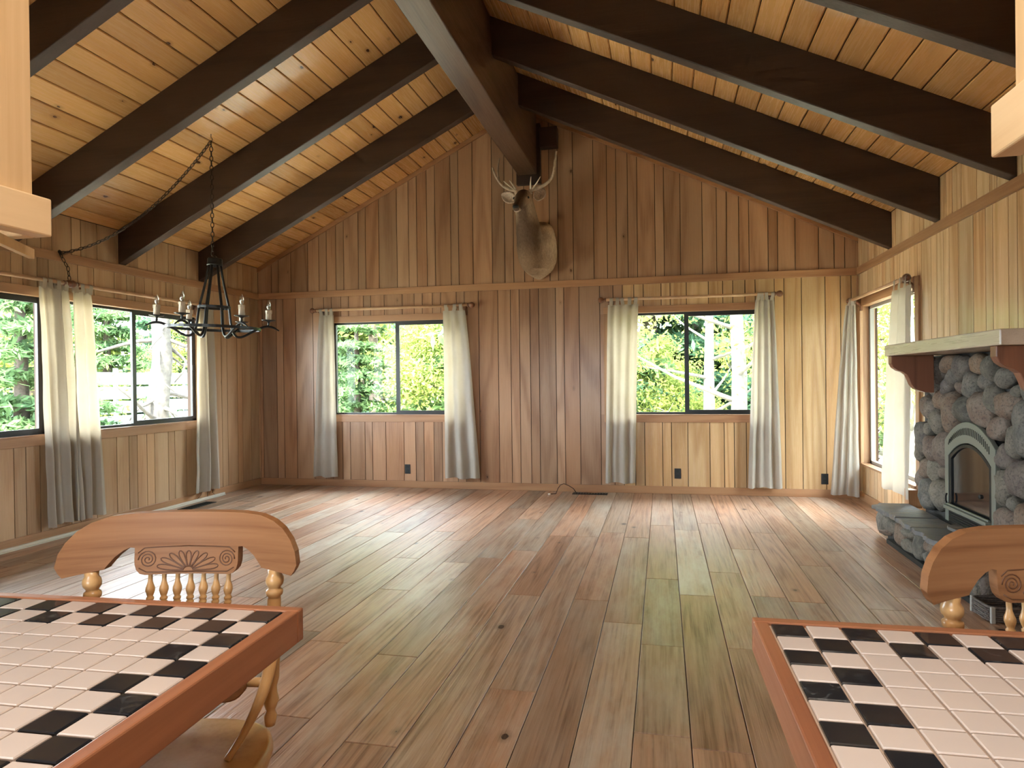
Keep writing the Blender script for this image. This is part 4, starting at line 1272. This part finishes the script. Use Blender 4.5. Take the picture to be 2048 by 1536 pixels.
    prof = [(.005,0),(.006,.03),(.0075,.07),(.0068,.11),(.006,.150),(.0078,.153),(.0078,.157),(.0056,.159),(.0078,.162),(.0078,.166),(.0056,.168),(.0075,.174),(.0095,.181),(.0092,.187),(.0068,.194),(.0048,.201),(.0046,.22)]
    k = (.918 - .706)/.22
    for i in range(7):
        x = (i - 3)*.0277
        R = []
        for r_, z_ in prof:
            f = z_/.22; y_ = .030 + (yo(x, -.01) - .030)*f
            R.append([(x*(.97 + .03*f) + r_*math.cos(2*PI*j/10), y_ + r_*math.sin(2*PI*j/10), .706 + z_*k) for j in range(10)])
        MB().rings(R).build('spindle', M_OAKZ, t, smooth=True)
    # saddle seat
    m = MB(); n = 40
    def so(f, z):
        P = []
        for j in range(n):
            a = 2*PI*j/n; c_, s_ = math.cos(a), math.sin(a); e = .55
            x = .222*f*math.copysign(abs(c_)**e, c_); y = -.155 + .205*f*math.copysign(abs(s_)**e, s_)
            x *= 1 - .07*(s_*.5 + .5)
            P.append((x, y, z))
        return P
    m.rings([so(.90, SEAT - .045), so(.98, SEAT - .038), so(1.0, SEAT - .022), so(.985, SEAT - .006), so(.94, SEAT), so(.6, SEAT - .006), so(.1, SEAT - .008)])
    m.build('seat', M_OAKZ, t, smooth=True)
    # legs, foot rails
    legs = []
    for sx in (-1, 1):
        for sy_ in (-1, 1):
            a = Vector((sx*.12, -.155 + sy_*.12, SEAT - .040)); b = Vector((sx*.19, -.155 + sy_*.19, 0))
            prof = [(.014,0),(.017,.06),(.020,.15),(.014,.19),(.021,.20),(.014,.21),(.019,.35),(.022,.5),(.015,.62),(.021,.64),(.014,.66),(.018,.8),(.014,1)]
            R = []
            for r_, f in prof:
                p_ = a.lerp(b, f); R.append([(p_.x + r_*math.cos(2*PI*j/12), p_.y + r_*math.sin(2*PI*j/12), p_.z) for j in range(12)])
            MB().rings(R).build('leg', M_OAKZ, t, smooth=True); legs.append((sx, sy_, a, b))
    for (i, j, f) in ((0,1,.72),(2,3,.72),(0,2,.62),(1,3,.62)):
        p_ = legs[i][2].lerp(legs[i][3], f); q_ = legs[j][2].lerp(legs[j][3], f)
        MB().tube([p_, p_.lerp(q_, .3), p_.lerp(q_, .5), p_.lerp(q_, .7), q_], [.009,.012,.014,.012,.009], 10).build('foot_rail', M_OAKZ, t, smooth=True)
    return t
def cam_at(lat, dep):
    return (CR.x*lat + CF.x*dep, CR.y*lat + CF.y*dep, 0)
stool('carved-back honey oak stool behind the left tile counter', cam_at(-.690, 1.395), YAW)
stool('carved-back honey oak stool behind the right tile counter, cut by the picture edge', cam_at(.952, 1.145), .10)

# ================================================================ mounted deer head
def fur_mat():
    m_, nt, out = nmat('deer_fur'); g = NG(nt)
    tc = g.n('TexCoord'); sp = g.n('SeparateXYZ'); g.l(tc.outputs['Object'], sp.inputs[0])
    st = g.noise(g.vmath('MULTIPLY', tc.outputs['Object'], (1,1,.15)), 130, 3, .6)
    big = g.noise(tc.outputs['Object'], 7, 3, .6)
    # pale flank low and toward the wall, dark neck and face
    side = g.math('ADD', g.math('MULTIPLY', sp.outputs['X'], 2.2), g.math('ADD', g.math('MULTIPLY', sp.outputs['Y'], 2.6), g.math('MULTIPLY', g.math('SUBTRACT', big, .5), .5)))
    pale = g.maprange(side, -.75, -.10, 0, 1)
    hi = g.maprange(sp.outputs['Z'], .34, .48, 0, 1)
    pale = g.math('MULTIPLY', pale, g.math('SUBTRACT', 1, g.math('MULTIPLY', hi, .8)))
    col = g.mix(pale, (.16,.105,.072), (.78,.64,.49))
    lo = g.maprange(sp.outputs['Z'], -.02, .16, .55, 0)
    col = g.mix(lo, col, (.40,.27,.17))
    ck = g.maprange(g.math('ABSOLUTE', g.math('ADD', sp.outputs['X'], .095)), .035, .08, 0, 1)
    col = g.mix(g.math('MULTIPLY', g.math('MULTIPLY', ck, hi), .8), col, (.50,.37,.25))
    col = g.mix(g.math('MULTIPLY', g.maprange(st, .4, .7, 0, 1), .4), col, (.06,.036,.024))
    principled(g, out, col, .85, st, .5, .006, 0, .15); return m_
M_FUR = fur_mat()
M_EARIN = plain('ear_inside', (.62,.50,.40), .8, nscale=60, namp=.3)
M_MUZZ = plain('muzzle_pale', (.55,.45,.36), .7, nscale=50, namp=.15)
M_NOSE = plain('nose_black', (.012,.011,.011), .3)
M_ANT = plain('antler_bone', (.52,.42,.31), .45, nscale=25, namp=.35)
M_ANTT = plain('antler_tip', (.80,.72,.60), .4)
DO = Vector((-1.41, 7.94, 2.72))
deer = thing('mounted_deer_head', 'taxidermy deer head with antlers on the gable wall under the ridge beam', 'deer mount', DO)
m = MB()
def ell(c, rx, ry, n=28):
    return [(c[0] + rx*math.cos(2*PI*k/n) - DO.x, min(c[1] + ry*math.sin(2*PI*k/n), 7.939) - DO.y, c[2] - DO.z) for k in range(n)]
# shoulders against the wall, then the neck column in front of them
m.rings([ell(c, a, b) for c, a, b in [((-1.40,7.90,2.50),.03,.03),((-1.40,7.87,2.545),.11,.06),((-1.395,7.84,2.60),.175,.10),((-1.39,7.82,2.69),.208,.13),((-1.385,7.81,2.80),.212,.15),((-1.385,7.81,2.92),.205,.15),((-1.385,7.82,3.02),.185,.14),((-1.375,7.84,3.10),.14,.11),((-1.365,7.87,3.155),.07,.06),((-1.36,7.89,3.17),.02,.02)]])
m.rings([ell(c, a, b) for c, a, b in [((-1.45,7.80,2.54),.04,.04),((-1.455,7.77,2.60),.11,.09),((-1.465,7.74,2.70),.148,.13),((-1.47,7.72,2.82),.155,.15),((-1.475,7.69,2.94),.148,.155),((-1.478,7.65,3.05),.138,.15),((-1.483,7.61,3.14),.128,.14),((-1.49,7.57,3.22),.118,.13),((-1.495,7.53,3.30),.108,.118),((-1.50,7.51,3.37),.095,.105),((-1.50,7.51,3.43),.072,.08),((-1.50,7.52,3.455),.03,.04)]])
# skull and muzzle, looking toward the room
h0 = Vector((-1.50, 7.54, 3.385)); h1 = Vector((-1.520, 7.175, 3.175))
ax = (h1 - h0).normalized(); sx_ = Vector((1,0,0)); sx_ = (sx_ - ax*sx_.dot(ax)).normalized(); su = ax.cross(sx_)
if su.z < 0: su = -su
R = []
for f, rx, rz_, up in [(-.12,.03,.03,0),(-.05,.068,.07,0),(.1,.088,.088,0),(.3,.088,.086,.004),(.45,.075,.074,.004),(.6,.055,.060,0),(.75,.047,.052,-.004),(.9,.046,.046,-.006),(1.0,.038,.036,-.006),(1.05,.018,.018,-.006)]:
    c = h0.lerp(h1, f) + su*up - DO
    R.append([c + sx_*(rx*math.cos(2*PI*k/28)) + su*(rz_*math.sin(2*PI*k/28)) for k in range(28)])
m.rings(R)
body = m.build('head_and_neck', M_FUR, deer, smooth=True)
rm = body.modifiers.new('fuse', 'REMESH'); rm.mode = 'VOXEL'; rm.voxel_size = .011; rm.use_smooth_shade = True
sm = body.modifiers.new('smooth', 'SMOOTH'); sm.factor = .5; sm.iterations = 6
dt = bpy.data.textures.new('fur_noise', 'CLOUDS'); dt.noise_scale = .03
dm = body.modifiers.new('shag', 'DISPLACE'); dm.texture = dt; dm.strength = .008; dm.mid_level = .5
def hp(f, a, b): return h0.lerp(h1, f) + sx_*a + su*b - DO
def ball(name, c, r3, mat, par=None):
    o = MB().lathe([(max(.0005, math.sin(PI*k/10)), -math.cos(PI*k/10)) for k in range(11)], 16).build(name, mat, deer if par is None else par, c, smooth=True)
    o.scale = r3; return o
ball('eye', hp(.34, -.078, .028), (.017,.014,.015), M_NOSE)
ball('eye', hp(.34, .078, .028), (.017,.014,.015), M_NOSE)
ball('nose_pad', hp(1.0, 0, .012), (.036,.024,.024), M_NOSE)
ball('lower_lip', hp(.93, 0, -.038), (.033,.030,.020), M_MUZZ)
ball('chin', hp(.80, 0, -.046), (.035,.04,.02), M_MUZZ)
for s in (-1, 1): ball('lip', hp(.95, s*.022, -.018), (.020,.022,.016), M_MUZZ)
# ears: cupped leaf shapes
for s, (bx_, by_), (tx_, ty_) in ((-1, (1029,400), (1003,388)), (1, (1072,398), (1088,377))):
    b_ = on_y(bx_, by_, 7.53) - DO; e_ = on_y(tx_, ty_, 7.56) - DO
    d = e_ - b_; L = d.length; d.normalize()
    pw = Vector((0,-1,0)).cross(d).normalized(); nr = d.cross(pw).normalized()
    if nr.y > 0: nr = -nr
    m = MB(); R = []
    for k in range(13):
        f = k/12; wd = .058*math.sin(PI*min(1, f*.86 + .12))**.8 + .002
        row = []
        for j in range(9):
            u = -1 + j/4
            row.append(b_ + d*(L*1.02*f) + pw*(wd*u) + nr*(-.035*(1 - u*u)*math.sin(PI*min(1, f + .1)) ))
        R.append(row)
    m.rings(R, False, False)
    o = m.build('ear', M_EARIN, deer, smooth=True)
    sd = o.modifiers.new('thick', 'SOLIDIFY'); sd.thickness = .010
# antlers
def antler(paths, name='antler'):
    m = MB()
    first = None
    for k, (P, r0, r1) in enumerate(paths):
        pts = [on_y(px, py, yy) - DO for px, py, yy in P]
        sp_ = [Vector(q) for q in smoothpath([tuple(q) for q in pts], 5)]
        rad = [r0 + (r1 - r0)*i/(len(sp_)-1) for i in range(len(sp_))]
        if k == 0:
            first = MB().tube(sp_, rad, 10).build(name, M_ANT, deer, smooth=True)
        else:
            MB().tube(sp_, rad, 8).build('tine', M_ANTT if k > 1 else M_ANT, first, smooth=True)
antler([([(1034,390,7.52),(1030,381,7.51),(1018,378,7.49),(1004,370,7.47),(991,352,7.45),(985,335,7.43)], .026, .009),
        ([(1000,366,7.47),(996,350,7.52),(996,333,7.56),(999,317,7.58)], .012, .005),
        ([(1030,380,7.50),(1018,371,7.42),(1007,362,7.38)], .011, .004), ([(1031,378,7.50),(1025,369,7.42),(1019,361,7.40)], .011, .004)])
antler([([(1060,388,7.52),(1062,380,7.51),(1075,376,7.49),(1093,367,7.47),(1105,352,7.45),(1110,330,7.44),(1113,302,7.43)], .026, .009),
        ([(1103,356,7.46),(1107,342,7.42),(1109,319,7.40)], .012, .005),
        ([(1061,378,7.50),(1061,366,7.42),(1062,353,7.40)], .011, .004), ([(1064,379,7.50),(1072,368,7.42),(1081,353,7.38)], .011, .004)])
# ================================================================ outdoors
GZ = -1.3
gm = MB(); n_ = 40
vs, fs = [], []
for j in range(n_ + 1):
    for i in range(n_ + 1):
        x = -70 + 140*i/n_; y = -40 + 120*j/n_
        d = max(abs(x + 1.5) - 4.2, abs(y - 2.7) - 5.8, 0)
        z = GZ + .25*mnoise.noise(Vector((x*.15, y*.15, 0))) + .035*max(0, d - 14)
        vs.append((x, y, z))
for j in range(n_):
    for i in range(n_):
        a = j*(n_+1) + i; fs.append((a, a+1, a+n_+2, a+n_+1))
tag(MB().add(vs, fs).build('ground', M_GROUND, None, smooth=True), 'sunlit forest ground outside the windows', 'ground', kind='structure')

def leaf_cloud(name, mat, blobs, n, size, seed, flat=.5, aspect=1.6):
    r = random.Random(seed); V, F = [], []
    tot = sum(b[1]**2 for b in blobs)
    for (c, rad, sq) in blobs:
        k = max(6, int(n*rad*rad/tot))
        for _ in range(k):
            p = Vector((r.gauss(0,.62)*rad, r.gauss(0,.62)*rad, r.gauss(0,.62)*rad*sq)) + Vector(c)
            s = size*r.uniform(.55, 1.35)
            nrm = Vector((r.gauss(0,1), r.gauss(0,1), r.gauss(0,1)*(.4 + flat*2))).normalized()
            t = nrm.orthogonal().normalized(); a = r.uniform(0, 2*PI)
            u = (t*math.cos(a) + nrm.cross(t)*math.sin(a)); v = nrm.cross(u)
            b = len(V)
            V += [tuple(p - u*s*aspect*.5), tuple(p + v*s*.32), tuple(p + u*s*aspect*.5), tuple(p - v*s*.32)]
            F.append((b, b+1, b+2, b+3))
    me = bpy.data.meshes.new(name); me.from_pydata(V, [], F); me.materials.append(mat); me.update()
    return me
def conifer_proto(seed, h, mat, n=5200, size=.20):
    r = random.Random(seed); blobs = []; br = MB()
    z = h*.10; k = 0
    while z < h*.97:
        f = z/h; R = (1 - f)*h*.24 + .15
        nb = 6 if f < .7 else 4
        for q in range(nb):
            a = k*1.1 + 2*PI*q/nb + r.uniform(-.3, .3); L = R*r.uniform(.75, 1.15)
            e = (math.cos(a)*L, math.sin(a)*L, z - L*.18 + r.uniform(-.1, .1))
            br.tube([(0,0,z), (e[0]*.5, e[1]*.5, z + .02*L), e], [.03, .018, .006], 5)
            for s in (.4, .68, .95): blobs.append(((e[0]*s, e[1]*s, z + (e[2]-z)*s*s), .13*L + .16, .32))
        z += h*.055*r.uniform(.8, 1.2) + .12; k += 1
    fol = leaf_cloud('needles', mat, blobs, n, size, seed + 1, .9, 2.4)
    tr = MB().tube([(0,0,-.3),(.03,.02,h*.4),(0,0,h*.98)], [h*.020+.04, h*.014+.02, .012], 10).me('trunk', M_NEEDLE_TRUNK, True)
    return tr, br.me('branches', M_NEEDLE_TRUNK, True), fol
def broad_proto(seed, h, mat, bark, n=5200, size=.17, spread=.34, sparse=1.0):
    r = random.Random(seed); blobs = []; br = MB()
    top = h
    for q in range(13):
        f = .22 + .75*q/12; z = h*f
        a = q*2.4 + r.uniform(-.4, .4); L = h*spread*(1 - .55*f)*r.uniform(.8, 1.2)
        e = Vector((math.cos(a)*L, math.sin(a)*L, z + L*r.uniform(.15, .6)))
        m1 = Vector((e.x*.45, e.y*.45, z + (e.z - z)*.3 + .1))
        br.tube([(0,0,z), m1, e], [.035 + .03*(1-f), .03, .010], 6)
        for s in range(3):
            w_ = e + Vector((r.uniform(-.5,.5), r.uniform(-.5,.5), r.uniform(-.2,.5)))*L*.55
            br.tube([m1.lerp(e, .5), w_], [.014, .004], 4)
            blobs.append((tuple(w_), .50*r.uniform(.6, 1.2)*L**.5, .7))
        blobs.append((tuple(e), .7*L**.5, .7))
    fol = leaf_cloud('leaves', mat, blobs, int(n*sparse), size, seed + 1, .5, 1.5)
    tr = MB().tube([(0,0,-.3),(.06,-.04,h*.35),(-.04,.05,h*.7),(0,0,h)], [h*.018+.05, h*.014+.04, h*.009+.02, .012], 10).me('trunk', bark, True)
    return tr, br.me('branches', bark, True), fol
CG = conifer_proto(1, 9.0, M_LEAF_G, 30000, .12); CB = conifer_proto(2, 11.0, M_LEAF_B, 30000, .14)
BY = broad_proto(3, 7.0, M_LEAF_Y, M_NEEDLE_TRUNK, 26000, .105); BW_ = broad_proto(4, 8.0, M_LEAF_Y, M_BIRCH, 7000, .10, .36)
def tree(proto, name, label, x, y, rz=0, s=1.0, group=None):
    t = thing(name, label, 'tree', (x, y, GZ), rz, group or 'trees outside the windows')
    for nm, me in zip(('trunk', 'branches', 'foliage'), proto):
        o = link(nm, me, t)
        if nm != 'trunk': o['kind'] = 'stuff'
        if s != 1.0: o.scale = (s, s, s)
    return t
def dirx(px, Yd): return on_y(px, 757, Yd).x
def diry(px, Xd): return on_x(px, 757, Xd).y
# behind the gable wall, seen in the left back window
tree(CG, 'conifer_tree', 'young bright conifer with a thin trunk in the middle of the left back window', dirx(713, 15.5), 15.5, .3, .62)
tree(BY, 'leafy_tree', 'yellow-green leafy tree behind the young conifer in the left back window', dirx(745, 21), 21, 1.2, 1.25)
tree(CG, 'conifer_tree', 'green conifer at the left side of the left back window', dirx(655, 22), 22, 2.0, 1.4)
tree(BY, 'leafy_tree', 'yellow-green leafy tree above the neighbouring roof', dirx(905, 17), 17, 2.4, .8)
tree(CB, 'conifer_tree', 'dark conifer far behind the left back window', dirx(800, 33), 33, .7, 1.6)
tree(CB, 'conifer_tree', 'dark conifer in the far left of the left back window', dirx(690, 36), 36, 1.7, 1.6)
# seen in the right back window
tree(BW_, 'birch_tree', 'pale barked leaning tree at the right of the right back window', dirx(1472, 14.0), 14.0, .4, .95)
tree(BW_, 'birch_tree', 'pale barked slender tree in the middle of the right back window', dirx(1420, 15.5), 15.5, 2.6, .8)
tree(CB, 'conifer_tree', 'dark conifer with a bare lower trunk in the right back window', dirx(1298, 24), 24, 1.0, 1.5)
tree(CG, 'conifer_tree', 'green conifer behind the pale trees in the right back window', dirx(1392, 27), 27, 2.2, 1.6)
tree(CB, 'conifer_tree', 'tall dark conifer at the far right of the right back window', dirx(1500, 30), 30, .2, 1.7)
tree(BY, 'leafy_tree', 'low yellow-green tree at the foot of the right back window', dirx(1330, 18), 18, .9, .45)
tree(CG, 'conifer_tree', 'tall conifer added behind the gable wall, hidden between the two back windows', -3.2, 17.0, 1.2, 1.5)  # unseen, added to block high sky through the back windows
# seen in the left wall windows
tree(CG, 'conifer_tree', 'bright conifer filling the window at the left picture edge', -13.0, diry(40, -13.0), .8, .85)
tree(BY, 'leafy_tree', 'yellow-green tree behind the left picture edge window', -19.0, diry(60, -19.0), .2, 1.0)
tree(CG, 'conifer_tree', 'green conifer in the near half of the left wall window', -17.0, diry(215, -17.0), 1.9, .85)
tree(CB, 'conifer_tree', 'dark conifer behind the thick trunk outside the left wall', -24.0, diry(330, -24.0), .5, 1.0)
tree(BY, 'leafy_tree', 'yellow-green tree at the far end of the left wall window', -22.0, diry(385, -22.0), 2.5, .9)
tree(CB, 'conifer_tree', 'tall dark conifer beyond the left picture edge window', -26.0, diry(110, -26.0), 1.1, 1.1)
# seen in the right wall window, with more added to cut its light
tree(BY, 'leafy_tree', 'yellow-green tree outside the tall window by the fireplace', 5.6, 17.5, 1.0, .8)
tree(CG, 'conifer_tree', 'green conifer outside the tall window by the fireplace', 8.5, 24, .4, .9)
tree(BW_, 'birch_tree', 'pale slender tree outside the tall window by the fireplace', 4.6, 14.2, 1.7, .7)
tree(CB, 'conifer_tree', 'dark conifer nearest the tall window by the fireplace', 9.5, 15.0, .4, .8)
tree(CG, 'conifer_tree', 'green conifer far beyond the tall window by the fireplace', 14.0, 20.5, 2.4, 1.0)
tree(BY, 'leafy_tree', 'yellow-green tree far beyond the tall window by the fireplace', 13.0, 27.0, 2.0, 1.0)
tree(CB, 'conifer_tree', 'dark conifer added close outside the tall window by the fireplace', 6.8, 11.0, .9, .7)
tree(BY, 'leafy_tree', 'leafy tree added unseen outside the near end of the fireplace wall', 7.2, 6.0, .9, .7)
for k, (x_, y_, pr_, nm_, sc_) in enumerate(((6.5, 2.0, CG, 'conifer_tree', .8), (9.0, -2.0, CB, 'conifer_tree', .9), (10.5, 4.0, CB, 'conifer_tree', 1.0), (9.5, 8.5, CG, 'conifer_tree', .9), (6.0, -4.0, BY, 'leafy_tree', .9))):  # unseen trees added to cut light through the tall right window
    tree(pr_, nm_, 'tree added outside the fireplace wall to shade the tall window, unseen, ' + ('nearest to the chimney', 'toward the kitchen end', 'a little back from the chimney', 'toward the gable end', 'beside the kitchen corner')[k], x_, y_, k*1.3, sc_)
# thick gnarled trunk outside the left wall
xg_ = -11.0; yg_ = diry(318, xg_)
t = thing('gnarled_tree', 'thick gnarled grey trunk with tangled branches outside the left wall', 'tree', (xg_, yg_, GZ), group='trees outside the windows')
r = random.Random(77)
M_GNARL = plain('bark_grey', (.055,.048,.042), .9, nscale=9, namp=.4)
MB().tube([(0,0,-.3),(.05,.04,.9),(-.04,-.03,2.0),(.06,.05,3.2),(0,0,5.5),(.1,0,8)], [.42,.30,.24,.21,.16,.08], 14).build('trunk', M_GNARL, t, smooth=True)
for k in range(26):
    a = r.uniform(0, 2*PI); z = r.uniform(.2, 4.6); L = r.uniform(.7, 2.0); up = r.uniform(-.5, .5)
    d = Vector((math.cos(a), math.sin(a), up))
    p0_ = Vector((0,0,z)); pts = [p0_]
    for q in range(5):
        d = (d + Vector((r.gauss(0,.35), r.gauss(0,.35), r.gauss(0,.35)))).normalized(); pts.append(pts[-1] + d*L/5)
    MB().tube(pts, [.055*(1 - q/6.5) for q in range(6)], 6).build('branch', M_GNARL, t, smooth=True)
# pale board fence outside the left wall
M_FENCE = plain('fence_pale', (.22,.24,.26), .7, nscale=2, namp=.12)
xf = -15.5
ya_, yb_ = diry(150, xf), diry(480, xf)
fe = thing('board_fence', 'long pale fence of horizontal boards outside the left wall', 'fence', (xf, (ya_+yb_)/2, GZ))
Lf = yb_ - ya_
for k in range(7): MB().box(-.015, .015, -Lf/2, Lf/2, .10 + k*.42, .10 + k*.42 + .36).build('fence_board', M_FENCE, fe)
for k in range(6):
    y_ = -Lf/2 + Lf*k/5; MB().box(-.11, -.02, y_ - .05, y_ + .05, -.3, 3.1).build('fence_post', M_FENCE, fe)
# neighbouring house seen through the left back window
YH = 25.0
ha = on_y(806, 792, YH); hb_ = on_y(884, 735, YH)
ho = thing('neighbour_house', 'yellow gabled house with red trim seen in the left back window', 'house', (ha.x, YH, GZ))
M_SIDE = plain('siding_yellow', (.80,.62,.22), .7); M_RED = plain('trim_red', (.42,.10,.05), .7); M_ROOF = plain('roof_grey', (.16,.17,.19), .8)
M_HW = plain('house_window_white', (.85,.86,.88), .5)
sl = (hb_.z - ha.z)/(hb_.x - ha.x); ez = ha.z - GZ; half = 3.6; pk = ez + sl*half
MB().prism([(.30, 0), (2*half - .30, 0), (2*half - .30, ez - .05), (half, pk - .30), (.30, ez - .05)], .05, 7, 'y').build('wall', M_SIDE, ho)
for s in (0, 1):
    def q(x): return 2*half - x if s else x
    MB().prism([(q(0), ez), (q(half), pk), (q(half), pk + .16), (q(0), ez + .16)], -.35, 7.3, 'y').build('roof', M_ROOF, ho)
    MB().prism([(q(.0), ez - .42), (q(half), pk - .42), (q(half), pk - .02), (q(0), ez - .02)], -.30, -.24, 'y').build('barge_board', M_RED, ho)
MB().box(.25, 1.0, -.02, .04, -.2, ez - .1).build('corner_panel', M_RED, ho)
wp = on_y(875, 776, YH).x - ha.x; wz = on_y(875, 776, YH).z - GZ
wdw = MB().box(wp - .38, wp + .38, -.03, .04, wz - .5, wz + .55).build('window_casing', M_HW, ho)
MB().box(wp - .30, wp + .30, -.045, -.031, wz - .42, wz + .0).build('sash_pane', M_STOP, wdw)
MB().box(wp - .30, wp + .30, -.045, -.031, wz + .06, wz + .47).build('sash_pane', M_STOP, wdw)
for k in range(8):
    z = .2 + k*.32
    MB().box(1.0, 2*half - .4, .02, .048, z, z + .012).build('siding_lap', M_STOP, ho) if z < ez + 1.0 else None
# small things by the tall right window: a hanging chain and a blue feeder outside
p = on_x(1757, 950, 2.9)
t = thing('rain_chain', 'thin chain hanging outside the tall window by the fireplace', 'chain', (2.9, p.y, on_x(1757, 990, 2.9).z))
zt_ = on_x(1757, 850, 2.9).z - on_x(1757, 990, 2.9).z
for k in range(10): MB().lathe([(.004,0),(.03,.03),(.026,.034),(.004,.012)], 10).build('cup', M_IRON, t, (0, 0, zt_*k/10), smooth=True)
MB().tube([(0,0,-1.2),(0,0,3.0)], .004, 5).build('wire', M_IRON, t)
